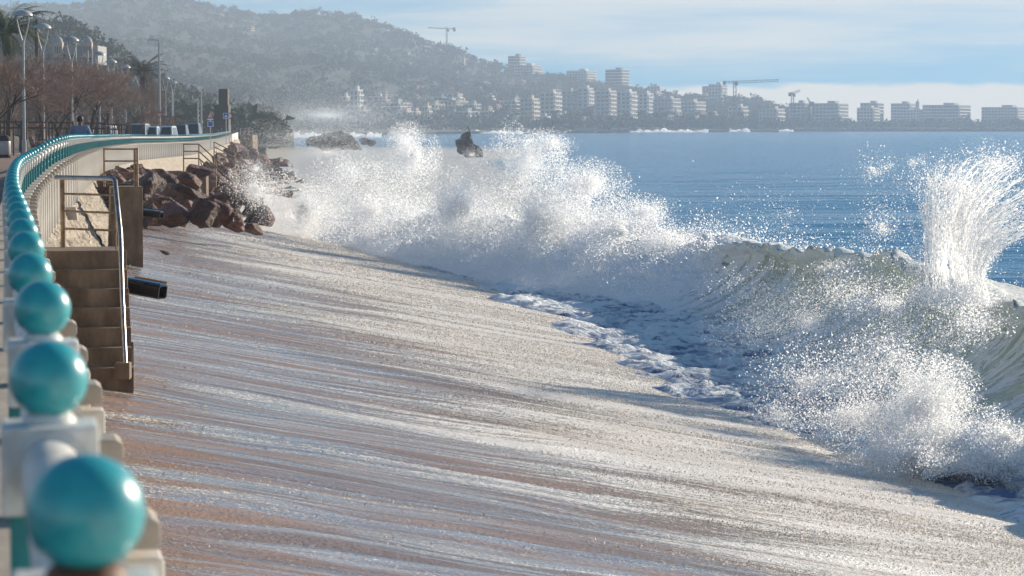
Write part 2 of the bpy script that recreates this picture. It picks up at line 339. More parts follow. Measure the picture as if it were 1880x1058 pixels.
# ------------------------------------------------------------------ sea
def water_mat(name, deep, foamcol=(0.86, 0.87, 0.86), shallow=None, rough=0.14, bumpd=0.10, st=(0.34, 1.0, 1.0), scl=1.3, lace_scale=1.2, thr=(0.62, 0.80), spec=0.5, glow=0.0):
    m, nt, b, out = new_mat(name); nd, ln = nt.nodes, nt.links
    tc = nd.new('ShaderNodeTexCoord'); at = N(nd, 'ShaderNodeAttribute', attribute_name='foam'); av = N(nd, 'ShaderNodeAttribute', attribute_name='veil')
    def nz(scale, s_, detail=5.0, rgh=0.6, dist=0.0):
        mp = N(nd, 'ShaderNodeMapping'); mp.inputs['Scale'].default_value = s_; ln.new(tc.outputs['Object'], mp.inputs[0])
        n = N(nd, 'ShaderNodeTexNoise', ins={'Scale': scale, 'Detail': detail, 'Roughness': rgh, 'Distortion': dist}); ln.new(mp.outputs[0], n.inputs['Vector']); return n.outputs['Fac']
    def mth(op, a, b_=None, clamp=False):
        n = N(nd, 'ShaderNodeMath', operation=op, use_clamp=clamp)
        for i, x in enumerate((a, b_)):
            if x is None: continue
            if isinstance(x, (int, float)): n.inputs[i].default_value = x
            else: ln.new(x, n.inputs[i])
        return n.outputs[0]
    fn = nz(lace_scale, (1, 1, 1), 7.0, 0.62, 1.2); fn2 = nz(lace_scale * 6, (1, 1, 1), 4.0, 0.65, 0.6)
    ridge = mth('SUBTRACT', 1.0, mth('MULTIPLY', mth('ABSOLUTE', mth('SUBTRACT', fn, 0.5)), 5.0), clamp=True)
    sumf = mth('ADD', mth('MULTIPLY', ridge, 0.38), mth('ADD', mth('MULTIPLY', fn2, 0.28), at.outputs['Fac']))
    mr = N(nd, 'ShaderNodeMapRange', interpolation_type='SMOOTHSTEP', ins={1: thr[0], 2: thr[1]}); ln.new(sumf, mr.inputs[0]); foam = mr.outputs[0]
    src = None
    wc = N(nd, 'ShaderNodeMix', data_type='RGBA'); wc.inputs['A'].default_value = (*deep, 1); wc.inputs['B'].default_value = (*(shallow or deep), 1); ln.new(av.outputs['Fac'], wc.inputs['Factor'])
    mx = N(nd, 'ShaderNodeMix', data_type='RGBA'); ln.new(foam, mx.inputs['Factor']); ln.new(wc.outputs['Result'], mx.inputs['A']); mx.inputs['B'].default_value = (*foamcol, 1)
    ln.new(mx.outputs['Result'], b.inputs['Base Color'])
    r = N(nd, 'ShaderNodeMapRange', ins={3: rough, 4: 0.8}); ln.new(foam, r.inputs[0]); ln.new(r.outputs[0], b.inputs['Roughness'])
    b.inputs['IOR'].default_value = 1.33; b.inputs['Specular IOR Level'].default_value = spec
    h1 = nz(scl, st, 6.0, 0.62); h2 = nz(scl * 0.16, st, 4.0, 0.5); h3 = nz(scl * 4.5, st, 3.0, 0.6)
    h = mth('ADD', mth('ADD', h1, mth('MULTIPLY', h2, 3.0)), mth('ADD', mth('MULTIPLY', h3, 0.16), mth('MULTIPLY', mth('MULTIPLY', foam, fn2), 1.0)))
    bp = N(nd, 'ShaderNodeBump', ins={'Strength': 1.0, 'Distance': bumpd}); ln.new(h, bp.inputs['Height']); ln.new(bp.outputs[0], b.inputs['Normal'])
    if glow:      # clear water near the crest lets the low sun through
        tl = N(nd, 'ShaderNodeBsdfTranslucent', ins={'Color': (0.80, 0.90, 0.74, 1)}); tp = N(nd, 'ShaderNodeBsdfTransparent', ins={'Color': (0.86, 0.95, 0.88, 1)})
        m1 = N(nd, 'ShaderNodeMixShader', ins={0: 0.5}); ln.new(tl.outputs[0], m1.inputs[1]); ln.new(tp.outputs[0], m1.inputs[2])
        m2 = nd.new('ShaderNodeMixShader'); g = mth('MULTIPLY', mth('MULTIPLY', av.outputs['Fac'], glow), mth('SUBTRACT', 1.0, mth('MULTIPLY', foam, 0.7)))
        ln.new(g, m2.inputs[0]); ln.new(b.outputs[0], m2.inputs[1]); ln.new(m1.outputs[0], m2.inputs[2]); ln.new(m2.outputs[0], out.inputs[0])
    return m
M['sea'] = water_mat('sea_water', (0.010, 0.22, 0.42), bumpd=0.6, scl=1.1, spec=0.3)
nr, nc = 430, 330
pyr = np.linspace(236.0, 940, nr)                  # rows spaced as they recede
Yr_ = CAMZ * F / (pyr - HZ); Yr_ = np.concatenate([[60000, 20000, 9000], Yr_]); nr = len(Yr_)
cx_ = np.linspace(-1.0, 1.0, nc); cx_ = np.sign(cx_) * np.abs(cx_) ** 1.4
YY = np.repeat(Yr_, nc); XX = np.tile(cx_, nr) * (YY * 0.42 + 12)
dY = np.repeat(np.gradient(-Yr_), nc)
def swell(X, Y):
    z = np.zeros_like(X)
    for L, amp, ang, ph in ((34, .20, 1.25, 0), (21, .13, 1.42, 2), (13, .085, 1.75, 1), (8, .05, 1.5, 3), (5.2, .032, 1.35, 4), (3.2, .02, 1.62, 5), (2.1, .014, 1.52, 6)):
        k = 2 * math.pi / L
        w = k * (X * math.cos(ang) + Y * math.sin(ang)) + ph + 2.6 * fbm(np.stack([X / (L * 2.2), Y / (L * 2.2), 0 * X + ph], 1), 2)
        z = z + amp * (1 - np.abs(np.sin(w / 2))) * 1.6 * np.clip(1.6 - 4 * np.abs(dY[:len(X)]) / L, 0, 1) if len(X) == len(dY) else z + amp * (1 - np.abs(np.sin(w / 2))) * 1.6
    return z
dd = XX - wallx(np.minimum(YY, 460))
sh = sstep(dd, 16, 30)
zz = swell(XX, YY) * sh - 0.35 * sh - 0.05 - 0.35 * sstep(-dd, -14.5, -9.0)
zz = np.where(YY > 900, 0.0, zz * sstep(-YY, -900, -500))
# foam on the sea: churned water off the rocks and the wall, lace behind the breaking wave, surf on the far shore
d0_ = 14 + 0.06 * np.maximum(YY - 130, 0)
fo = 0.62 * sstep(-dd + d0_, -14, 0) * sstep(YY, 105, 135) * sstep(-YY, -900, -500)
fo = np.maximum(fo, 0.20 * sstep(-dd, -30, -22) * sstep(-YY, -120, -100))
fo = fo + 0.10 * fbm(np.stack([XX * .03, YY * .01, 0 * XX], 1), 3) * (fo > 0.01)
vl = sstep(-dd, -40, -18)
sea = link('sea', np_mesh('sea', np.stack([XX, YY, zz], 1), grid_faces(nr, nc)[:, ::-1], M['sea'], True, {'foam': fo, 'veil': vl}))
M['sea'].node_tree.nodes  # (water colour turns greener inshore through the veil attribute)
tag(sea, kind='structure')

# shallow water churned white between the beach and the wave
M['shallow'] = water_mat('foamy_shallows', (0.09, 0.15, 0.30), shallow=(0.09, 0.15, 0.30), rough=0.3, bumpd=0.07, st=(1, 1, 1), scl=2.5, lace_scale=0.85, thr=(0.46, 0.78))
ys = np.arange(22, 122, 0.13); ds = np.arange(8.5, 21, 0.13)
YY, DD = np.meshgrid(ys, ds, indexing='ij'); YY, DD = YY.ravel(), DD.ravel(); XX = wallx(YY) + DD
P = np.stack([XX, YY, 0 * XX], 1)
n1 = fbm(P * 0.45, 4); n2 = 1 - np.abs(fbm(P * 1.1 + 9, 4)) * 2.2; edge = 11.4 + 2.6 * fbm(np.stack([XX * 0.1, YY * 0.22, 0 * XX], 1), 3)
edge = edge + 1.2 * np.exp(-((YY - 42) / 8) ** 2) + 2.5 * sstep(-YY, -38, -30)
inn = sstep(DD + 0.7 * fbm(P * 0.9 + 3, 3), edge - 0.3, edge + 1.6)
zz = np.where(DD < edge + 2.5, np.maximum(sand_z(DD, YY), -0.15), -0.15) * 0 + np.maximum(sand_z(DD, YY) + 0.02, -0.02) + inn * (0.09 + 0.16 * n1 + 0.13 * n2 ** 3 * (n2 > 0) + 0.05 * fbm(P * 3.1, 3)) - (1 - inn) * 0.35
fo = np.clip(0.16 + 0.34 * n1 + 0.16 * n2 + 0.10 * fbm(P * 3.1, 3), 0, 1)
sw = link('shallow_water', np_mesh('shallow_water', np.stack([XX, YY, zz], 1), grid_faces(len(ys), len(ds)), M['shallow'], True, {'foam': fo, 'veil': 0 * fo}))
tag(sw, kind='structure')

# ------------------------------------------------------------------ the breaking wave
M['wave'] = water_mat('wave_water', (0.22, 0.33, 0.31), foamcol=(0.90, 0.905, 0.90), shallow=(0.52, 0.58, 0.48), rough=0.2, bumpd=0.05, st=(1, 1, 1), scl=2.0, lace_scale=1.5, thr=(0.58, 0.82), glow=0.75)  # paler tone towards the crest: backlit glow put into the water colour
def tab(Y, pairs):
    p = sorted(pairs); return np.interp(Y, [a for a, b in p], [b for a, b in p])
FOOT = [(140, 6), (125, 6.3), (110, 8), (104, 9.5), (98, 12), (91, 14.8), (85, 16.2), (75, 16.2), (65, 16), (56, 15), (50, 14.2), (42, 14), (30, 14), (20, 14)]
CREST = [(140, 12), (125, 11.5), (110, 12.5), (104, 14.5), (98, 17), (91, 18.8), (85, 19.4), (78, 19.7), (66, 19.6), (52, 18.4), (40, 17.7), (30, 17.5), (20, 17.5)]
HGT = [(140, 0.9), (128, 1.3), (112, 1.8), (104, 1.95), (98, 1.95), (92, 1.8), (86, 1.8), (78, 2.1), (66, 2.25), (58, 2.3), (52, 2.0), (44, 1.9), (36, 1.7), (20, 1.5)]
HOL = [(140, 0), (90, 0.05), (84, 0.75), (78, 1), (20, 1)]
def wave_pt(Y, v):
    """the undisturbed wave surface at depth Y: v 0..1 up the face, 1..2 down its back"""
    f, c, h, hl = tab(Y, FOOT), tab(Y, CREST), tab(Y, HGT), tab(Y, HOL)
    a = np.clip(v, 0, 1); b_ = np.clip(v - 1, 0, 1)
    g = (1 - hl) * a + hl * np.sin(a * math.pi / 2); e = (1 - hl) * np.sin(a * math.pi / 2) ** 0.8 + hl * (1 - np.cos(a * math.pi / 2)) ** 0.9
    d = f + (c - f) * g - hl * 0.75 * sstep(a, 0.86, 1.0) * (1 - b_) ** 3
    L = (1 - hl) * 12 + hl * 7.5
    d = d + L * b_
    z = h * e * (1 - b_) ** 1 * (1 - 0.15 * np.sin(b_ * math.pi)) - 0.25 * b_
    z = np.where(v > 1, h * (0.5 + 0.5 * np.cos(b_ * math.pi)) - 0.30 * b_, z) - 0.12 * (1 - a)
    return np.stack([wallx(Y) + d, Y, z], -1), hl
ys = np.concatenate([np.arange(19, 70, 0.13), np.arange(70, 138, 0.16)]); vv = np.concatenate([np.linspace(0, 1, 52), np.linspace(1, 2, 42)[1:]])
YY, VV = np.meshgrid(ys, vv, indexing='ij'); YY, VV = YY.ravel(), VV.ravel()
P, hl = wave_pt(YY, VV)
prof = np.sin(np.clip(VV, 0, 2) / 2 * math.pi)
q = P.copy(); q[:, 2] *= 1.3
b1 = fbm(q * 0.42, 3); b2 = fbm(q * 1.3 + 31, 4); b3 = 1 - 2 * np.abs(fbm(q * 2.6 + 77, 3))
amp = (1 - hl) * prof
P[:, 2] += amp * (0.75 * b1 + 0.36 * b2 + 0.16 * b3) + hl * prof * (0.16 * b1 + (0.07 + 0.20 * np.exp(-((VV - 1) / .12) ** 2)) * b2 + 0.16 * np.exp(-((VV - 1) / .10) ** 2) * b3)
P[:, 0] += -amp * (0.5 * b2 + 0.14 * b3) + hl * prof * 0.12 * b2
P[:, 1] += -amp * (0.5 * fbm(q * 1.1 + 51, 3) + 0.2 * b3)
crest_foam = np.exp(-((VV - 1.02) / (0.12 + 0.07 * fbm(np.stack([YY * .5, 0 * YY, 0 * YY], 1), 3))) ** 2)
streak = fbm(np.stack([YY * 2.6, VV * 0.9, 0 * YY], 1), 3)
fo_w = np.clip((1 - hl) * 1.0 + hl * (0.30 + 0.60 * crest_foam + 0.50 * streak * (VV < 1) + 0.22 * sstep(-VV, -0.25, 0.0) + 0.15 * sstep(VV, 1.1, 1.7)), 0, 1)
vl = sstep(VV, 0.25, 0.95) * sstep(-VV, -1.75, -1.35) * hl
WAVE_P, WAVE_H = P, hl
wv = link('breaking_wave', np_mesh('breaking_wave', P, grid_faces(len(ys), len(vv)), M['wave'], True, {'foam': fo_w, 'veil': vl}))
tag(wv, 'long breaking wave, white and churned on the left, green and hollow on the right', 'wave')

# ------------------------------------------------------------------ spray: drops and shreds of water
m, nt, b, out = new_mat('spray'); nt.nodes.remove(b)
df = N(nt.nodes, 'ShaderNodeBsdfDiffuse', ins={'Color': (0.96, 0.965, 0.97, 1)}); tr = N(nt.nodes, 'ShaderNodeBsdfTranslucent', ins={'Color': (0.98, 0.98, 0.975, 1)})
mxs = N(nt.nodes, 'ShaderNodeMixShader', ins={0: 0.66}); nt.links.new(df.outputs[0], mxs.inputs[1]); nt.links.new(tr.outputs[0], mxs.inputs[2]); nt.links.new(mxs.outputs[0], out.inputs[0])
M['spray'] = m
def shreds(C, R):
    """one small folded shred of water (a triangle at a random tilt) for every centre"""
    n = len(C); a = rng.normal(size=(n, 3)); a /= np.linalg.norm(a, axis=1)[:, None]
    b_ = rng.normal(size=(n, 3)); b_ -= (b_ * a).sum(1)[:, None] * a; b_ /= np.linalg.norm(b_, axis=1)[:, None]
    R = R[:, None]; st = rng.uniform(0.7, 1.5, (n, 1))
    V = np.stack([C + a * R * st, C - a * R * 0.5 + b_ * R * 0.87 / st, C - a * R * 0.5 - b_ * R * 0.87 / st], 1).reshape(-1, 3)
    return V, np.arange(3 * n).reshape(-1, 3)
def spray_obj(name, C, R, label, cat='spray'):
    V, T = shreds(C, R)
    o = link(name, np_mesh(name, V, T, M['spray'], False)); return tag(o, label, cat, kind='stuff')
def blob(px, py, Y, rx, ry, rz, n, clump=1.0, freq=1.0, pw=0.8, ani=(1, 1, 1), off=0.0):
    c = np.array(W(px, py, Y)); s = mpp(Y)
    k = int(n * 2.2); d = rng.normal(size=(k, 3)); d /= np.linalg.norm(d, axis=1)[:, None]; r = rng.uniform(0, 1, k) ** pw
    P = c + d * r[:, None] * np.array([rx * s, rz, ry * s])
    f = fbm(P * freq * np.array(ani) + 11.0, 4, 0.6)
    keep = rng.uniform(0, 1, k) < sstep(f, -0.35 * clump + off, 0.40 - 0.2 * (1 - clump) + off) * (1 - 0.55 * r)
    P = P[keep][:n]; return P[P[:, 2] > -0.2]
def sizes(n, lo, hi, p=2.2): return lo + (hi - lo) * rng.uniform(0, 1, n) ** p
# the broken wave, thrown up against the shore on the left
parts = []
for a in ((470, 350, 116, 70, 62, 2.0, 12000), (560, 385, 110, 95, 85, 2.5, 55000), (690, 385, 106, 130, 95, 3, 80000), (850, 385, 101, 140, 100, 3, 90000),
          (1000, 405, 97, 130, 88, 3, 90000), (1140, 430, 92, 110, 66, 2.5, 62000), (1225, 455, 90, 62, 40, 1.5, 24000)):
    parts.append(blob(*a[:6], int(a[6] * 1.3), clump=0.85, freq=0.9, ani=(1, 1, 0.8)))
for a in ((755, 285, 110, 62, 66, 1.6, 42000), (745, 255, 111, 40, 34, 1.2, 9000), (960, 300, 103, 95, 66, 2, 52000), (1075, 340, 99, 90, 55, 2, 34000), (640, 320, 114, 85, 50, 2, 26000),
          (930, 245, 104, 34, 36, 1, 4500), (1010, 262, 103, 60, 30, 1, 7000), (1180, 390, 94, 70, 40, 1.5, 12000)):
    parts.append(blob(*a, clump=1.1, freq=1.3, ani=(1.3, 1, 0.6), off=0.03))
C = np.concatenate(parts); R = sizes(len(C), 0.008, 0.032, 3.4)
# fuzz over the body of the wave itself
idx = np.flatnonzero((WAVE_H < 0.6)); pick = rng.choice(idx, 170000)
B = WAVE_P[pick] + rng.normal(size=(len(pick), 3)) * 0.09 + np.stack([-rng.exponential(0.10, len(pick)), -rng.exponential(0.2, len(pick)), rng.exponential(0.28, len(pick))], 1)
B = B[B[:, 2] > 0.3]
spray_obj('wave_spray', np.concatenate([C, B]), np.concatenate([R, sizes(len(B), 0.010, 0.04, 2.8)]), 'burst of white spray over the broken wave left of the hollow')
# mist at the foot of it
parts = [blob(640, 470, 106, 150, 32, 2, 30000, 0.5), blob(820, 505, 94, 160, 34, 2, 34000, 0.5), blob(1020, 520, 89, 160, 34, 2, 30000, 0.5), blob(1190, 520, 88, 70, 28, 1.5, 9000, 0.5),
         blob(520, 400, 112, 80, 60, 2, 12000, 0.5), blob(470, 310, 128, 90, 60, 6, 26000, 0.4, 0.4), blob(600, 280, 140, 170, 40, 6, 26000, 0.5, 0.3), blob(520, 262, 200, 140, 24, 15, 16000, 0.7, 0.25)]
far_mist = np.concatenate([blob(600, 248, 420, 260, 34, 60, 30000, 0.3, 0.05), blob(600, 212, 760, 400, 85, 120, 120000, 0.1, 0.02), blob(866, 284, 512, 46, 20, 8, 5000, 0.8, 0.3), blob(620, 275, 620, 90, 10, 20, 4000, 0.8, 0.3)])
parts += [blob(1480, 600, 60, 200, 110, 2.5, 70000, 0.6, 0.8), blob(1620, 640, 50, 190, 110, 2.0, 60000, 0.6, 1.0)]
C = np.concatenate(parts); spray_obj('wave_mist', C, sizes(len(C), 0.004, 0.012), 'fine pale mist drifting low along the foot of the near waves', 'mist')
spray_obj('sea_mist', far_mist, rng.uniform(0.02, 0.05, len(far_mist)) * np.where(far_mist[:, 1] > 560, 1.5, 1.0), 'bright sea mist hanging over the surf and rocks of the far left shore', 'mist')
# the splash in front of the hollow wave
parts = [blob(1690, 745, 44, 135, 105, 1.5, 115000, 1.0, 2.2, 0.6), blob(1560, 760, 45, 150, 80, 1.6, 26000, 1.1, 2.6, 0.7), blob(1790, 830, 43, 105, 55, 1.4, 40000, 0.8, 1.8),
         blob(1650, 840, 42, 140, 42, 1.2, 46000, 0.6, 1.6), blob(1710, 810, 43, 105, 60, 1.3, 60000, 0.7, 2.4), blob(1810, 840, 42.2, 90, 48, 1.2, 36000, 0.7, 2.4), blob(1850, 800, 41, 80, 60, 1.2, 24000, 0.8, 1.6), blob(1470, 700, 47, 130, 80, 1.6, 9000, 1.1, 2.6), blob(1430, 760, 47, 90, 40, 1.2, 3500, 1.1, 2.6)]
C = np.concatenate(parts); big = [blob(1540, 690, 47, 160, 95, 1.6, 4200, 1.2, 2.6), blob(1640, 650, 48, 140, 70, 1.6, 4200, 1.2, 2.6)]
B = np.concatenate(big)
spray_obj('splash', np.concatenate([C, B]), np.concatenate([sizes(len(C), 0.005, 0.020, 3.4), sizes(len(B), 0.008, 0.026, 2.2)]), 'round white splash bursting on the beach in front of the hollow wave', 'splash')
def foam_core(px, py, Y, rx, ry, rz, seed):
    th, ph = np.meshgrid(np.linspace(0.02, math.pi - 0.02, 90), np.linspace(0, 2 * math.pi, 150), indexing='ij'); th, ph = th.ravel(), ph.ravel()
    D = np.stack([np.sin(th) * np.cos(ph), np.sin(th) * np.sin(ph), np.cos(th)], 1); r = 1 + 0.42 * fbm(D * 1.6 + seed, 4, 0.6) + 0.16 * (1 - 2 * np.abs(fbm(D * 4.5 + seed, 3)))
    s = mpp(Y); P = np.array(W(px, py, Y)) + D * r[:, None] * np.array([rx * s, rz, ry * s]); o = link('foam_core', np_mesh('foam_core', P, grid_faces(90, 150), M['froth_white'], True), bpy.data.objects['splash']); o['kind'] = 'stuff'
M['froth_white'] = mat('white_foam', (0.90, 0.905, 0.91), 0.8, 0.06, 3.0, bump=0.05, bscale=14)
foam_core(1705, 815, 43.8, 70, 36, 0.7, 3.0); foam_core(1810, 840, 42.9, 66, 28, 0.7, 8.0)
# drops flung along the crest of the hollow wave
parts = [blob(1440, 530, 72, 170, 60, 2, 15000, 1.1, 1.6), blob(1580, 560, 62, 150, 95, 3, 30000, 1.1, 1.8), blob(1640, 560, 58, 100, 60, 2, 16000, 1.1, 1.8), blob(1560, 500, 68, 120, 26, 1.2, 15000, 1.0, 1.6),
         blob(1620, 420, 58, 75, 80, 2, 3200, 1.2, 1.6), blob(1450, 390, 70, 150, 90, 3, 1500, 1.0, 1.0), blob(1600, 310, 57, 60, 50, 2, 900, 1.2, 1.8), blob(1820, 300, 54, 110, 50, 2, 3500, 1.2, 1.8), blob(1780, 590, 50, 90, 60, 1.5, 8000, 1.1, 2.0), blob(1750, 548, 53.5, 85, 22, 1.2, 14000, 0.9, 2.2), blob(1690, 480, 56, 40, 110, 1.0, 3500, 1.1, 2.4), blob(1740, 340, 55, 100, 50, 1.5, 9000, 1.1, 2.4)]
C = np.concatenate(parts); spray_obj('crest_drops', C, sizes(len(C), 0.006, 0.024, 3.2), 'loose drops flying along the crest of the hollow green wave', 'drops')
# the jet: a curved fan of water strands that rises from the crest and bends over to the right
FK = np.array([0, .25, .5, .75, 1.0])
FP0 = np.array([(1694, 546), (1732, 540), (1768, 538), (1796, 544), (1816, 556)], float)
FP1 = np.array([(1690, 415), (1706, 388), (1727, 366), (1748, 396), (1778, 464)], float)
FP2 = np.array([(1684, 302), (1768, 300), (1856, 292), (1925, 352), (1900, 428)], float)
def fan_pt(s, u):
    p = [np.stack([np.interp(s, FK, K[:, 0]), np.interp(s, FK, K[:, 1])], 1) for K in (FP0, FP1, FP2)]
    u = u[:, None]; return (1 - u) ** 2 * p[0] + 2 * u * (1 - u) * p[1] + u ** 2 * p[2]
verts, tris, dc = [], [], []; nv = 0
NS, NU = 360, 26
for i in range(NS):
    s = rng.uniform(0, 1) ** 0.7; u1 = rng.uniform(0.35, 1.08); u0 = max(-0.04, rng.uniform(-0.5, 0.55))
    u = np.linspace(u0, max(u1, u0 + 0.25), NU)
    pp = fan_pt(np.full(NU, s) + 0.012 * np.sin(u * rng.uniform(6, 16) + i), u)
    Yd = 52.5 + 4.2 * (1 - s) + 1.6 * np.sin(s * 3.0) + 1.4 * u * (s - 0.35) + rng.normal(0, 0.18)
    w = np.array([W(a, b_, y) for (a, b_), y in zip(pp, Yd)]) + 0.016 * rng.normal(size=(NU, 3))
    r = rng.uniform(0.005, 0.017) * (1.15 - 0.5 * (u / 1.1)) * rng.uniform(0.5, 1.4, NU)
    t = np.gradient(w, axis=0); t /= np.linalg.norm(t, axis=1)[:, None]
    a = np.cross(t, [0.2, 1, 0.1]); a /= np.linalg.norm(a, axis=1)[:, None]; b_ = np.cross(t, a)
    an = (rng.uniform(0, 6.28) + u * rng.normal(0, 2.0))[:, None]; sd = (a * np.cos(an) + b_ * np.sin(an)) * r[:, None]
    verts.append(w - sd); verts.append(w + sd)
    A_ = nv + np.arange(NU - 1); B_ = nv + NU + np.arange(NU - 1); tris.append(np.stack([A_, A_ + 1, B_ + 1, B_], 1))
    nv += 2 * NU
    kk = rng.integers(NU // 6, NU, 90); dc.append(w[kk] + rng.normal(size=(90, 3)) * np.array([.06, .12, .06]) * (0.4 + u[kk])[:, None])
    dc.append(w[-1] + rng.normal(size=(18, 3)) * np.array([.13, .15, .13]))
fan = link('water_jet', np_mesh('water_jet', np.concatenate(verts), np.concatenate(tris), M['spray'], True))
tag(fan, 'curved fan of water strands shooting up from the wave crest', 'water jet', kind='stuff')
C = np.concatenate(dc)
# two ragged arms of drops at the top left of the fan
for (ax, ay, bx, by) in ((1690, 470, 1632, 285), (1700, 420, 1668, 290), (1640, 300, 1585, 330), (1668, 300, 1700, 292)):
    k = 420; t_ = rng.uniform(0, 1, k); q_ = np.array([W(ax + (bx - ax) * t + rng.normal(0, 2.5 + 5 * t), ay + (by - ay) * t + rng.normal(0, 2.5 + 5 * t), 56.5 + rng.normal(0, 0.2)) for t in t_]); C = np.concatenate([C, q_])
C = np.concatenate([C, blob(1755, 540, 53.5, 95, 34, 1.0, 30000, 0.8, 2.2)])
spray_obj('jet_drops', C, sizes(len(C), 0.006, 0.019, 2.8), 'drops shed by the curved fan of water above the crest', 'drops')

# froth lying on the sand: bubbly flecks left by the backwash, thick near the water
n = 520000; Yf = 14 + 96 * rng.uniform(0, 1, n) ** 1.7; Df = 14.5 * rng.uniform(0, 1, n) ** 0.62; Xf = wallx(Yf) + Df
uf = Xf * 0.966 + Yf * 0.257; vf = Yf * 0.966 - Xf * 0.257
den = 0.5 * fbm(np.stack([uf * 0.06, vf * 0.8, 0 * uf], 1), 3) + 0.5 * fbm(np.stack([uf * 0.2, vf * 3.6, 0 * uf + 4], 1), 3) + 0.42 * sstep(Df + 0.03 * (Yf - 40), 2.5, 11)
keep = rng.uniform(0, 1, n) < sstep(den, 0.10, 0.55); Xf, Yf, Df = Xf[keep], Yf[keep], Df[keep]; uf, vf = uf[keep], vf[keep]
zf = sand_z(Df, Yf) + 0.07 * fbm(np.stack([uf * 0, vf * 0, 0 * uf], 1), 1) * 0
uu_ = Xf * 0.97 + Yf * 0.22; vv_ = Yf * 0.97 - Xf * 0.22
zf = zf + 0.07 * fbm(np.stack([uu_ * 0.12, vv_ * 0.55, 0 * uu_], 1), 3) + 0.016 * fbm(np.stack([uu_ * 0.5, vv_ * 3.2, 0 * uu_ + 5], 1), 3) + rng.uniform(0.0, 0.012, len(Xf))
M['froth'] = mat('froth', (0.92, 0.83, 0.72), 0.7, 0.1)
V, T = shreds(np.stack([Xf, Yf, zf], 1), sizes(len(Xf), 0.006, 0.020, 1.6) * (0.55 + Yf / 90))
tag(link('sand_froth', np_mesh('sand_froth', V, T, M['froth'], False)), 'froth flecks in streaks over the wet sand', 'froth', kind='stuff')
# ------------------------------------------------------------------ promenade, road, sea wall and balustrade
def strip(name, Ys, offs, zoffs, matl, zbase=None):
    Ys = np.asarray(Ys); V = []
    for o_, z_ in zip(offs, zoffs): V.append(np.stack([lx(Ys) + o_, Ys, lz(Ys) + z_], 1))
    V = np.stack(V, 1).reshape(-1, 3)
    return np_mesh(name, V, grid_faces(len(Ys), len(offs)), matl, False)
LSEG = np.concatenate([np.arange(-4, 120, 0.8), np.arange(120, 470, 3)])
tag(link('promenade', strip('promenade', LSEG, [-9.5, -9.3, -0.12], [-1.20, -1.20, -1.20], M['paving'])), kind='structure')
tag(link('kerb', strip('kerb', LSEG, [-9.8, -9.8, -9.5, -9.5], [-1.40, -1.19, -1.19, -1.40], M['kerb'])), kind='structure')
tag(link('road', strip('road', LSEG, [-18.5, -9.75], [-1.33, -1.33], M['asphalt'])), kind='structure')
tag(link('road_marking', strip('road_marking', LSEG, [-14.2, -14.08], [-1.325, -1.325], M['sign_white'])), kind='structure')
M['earth'] = mat('earth', (0.16, 0.13, 0.09), 0.95, 0.3, 0.2)
gy = np.concatenate([LSEG, [600, 900, 1300]]); ge = np.where(gy < 470, lx(gy) - 18.4, (424 - CX) / F * gy); gzz = lz(gy) - 1.35
tag(link('ground', np_mesh('ground', np.stack([np.stack([0 * gy - 4000, gy, gzz], 1), np.stack([ge - 30, gy, gzz], 1), np.stack([ge, gy, gzz], 1), np.stack([ge + 0.5 * (gy > 470), gy, np.where(gy > 470, -1, gzz)], 1)], 1).reshape(-1, 3), grid_faces(len(gy), 4), M['earth'], False)), kind='structure')

wall = empty('sea_wall', (float(lx(20)), 20, 2.0), 'white rendered sea wall with pilasters above a rough stone base', 'sea wall')
def wpart(name, me): o = link(name, me, wall); o.location = -Vector(wall.location); return o
wpart('panel', strip('panel', LSEG, [-0.16, -0.16, 0.12, 0.12], [-1.25, -0.455, -0.455, -1.60], M['plaster']))
# rough stone face, stepped proud of the panels
M['stone'] = mat('rough_stone_wall', (0.52, 0.45, 0.37), 0.9, 0.4, 5.0, bump=0.14, bscale=7.0, col2=(0.27, 0.22, 0.17))
ys = np.concatenate([np.arange(2, 26, 0.3), np.arange(26, 130, 0.075), np.arange(130, 470, 1.2)]); k = 24
YY = np.repeat(ys, k); T_ = np.tile(np.linspace(0, 1, k), len(ys))
top_ = lz(YY) - 1.46; bot_ = np.minimum(SAND0 - 0.5, top_ - 0.2) - 0.03 * np.maximum(YY - 120, 0) * (YY > 120)
bot_ = np.maximum(bot_, -0.6); zz = top_ + (bot_ - top_) * np.maximum(T_ * 1.04 - 0.04, 0)
off = np.where(T_ < 0.02, 0.05, 0.17 + 0.85 * T_ * sstep(YY, 25, 45) + 0.1 * T_)
cell = fbm(np.stack([YY * 5.5, zz * 7, 0 * YY], 1), 3, 0.6)
XX = lx(YY) + off + (T_ > 0.02) * (0.085 * np.clip(cell * 2.4, -1, 1) + 0.03 * fbm(np.stack([YY * .8, zz, 0 * YY], 1), 2))
wpart('stone_base', np_mesh('stone_base', np.stack([XX, YY, zz], 1), grid_faces(len(ys), k)[:, ::-1], M['stone'], True))
wpart('ledge', strip('ledge', LSEG, [-0.18, -0.18, 0.155, 0.155, 0.12], [-0.47, -0.445, -0.445, -0.485, -0.485], M['ledge']))

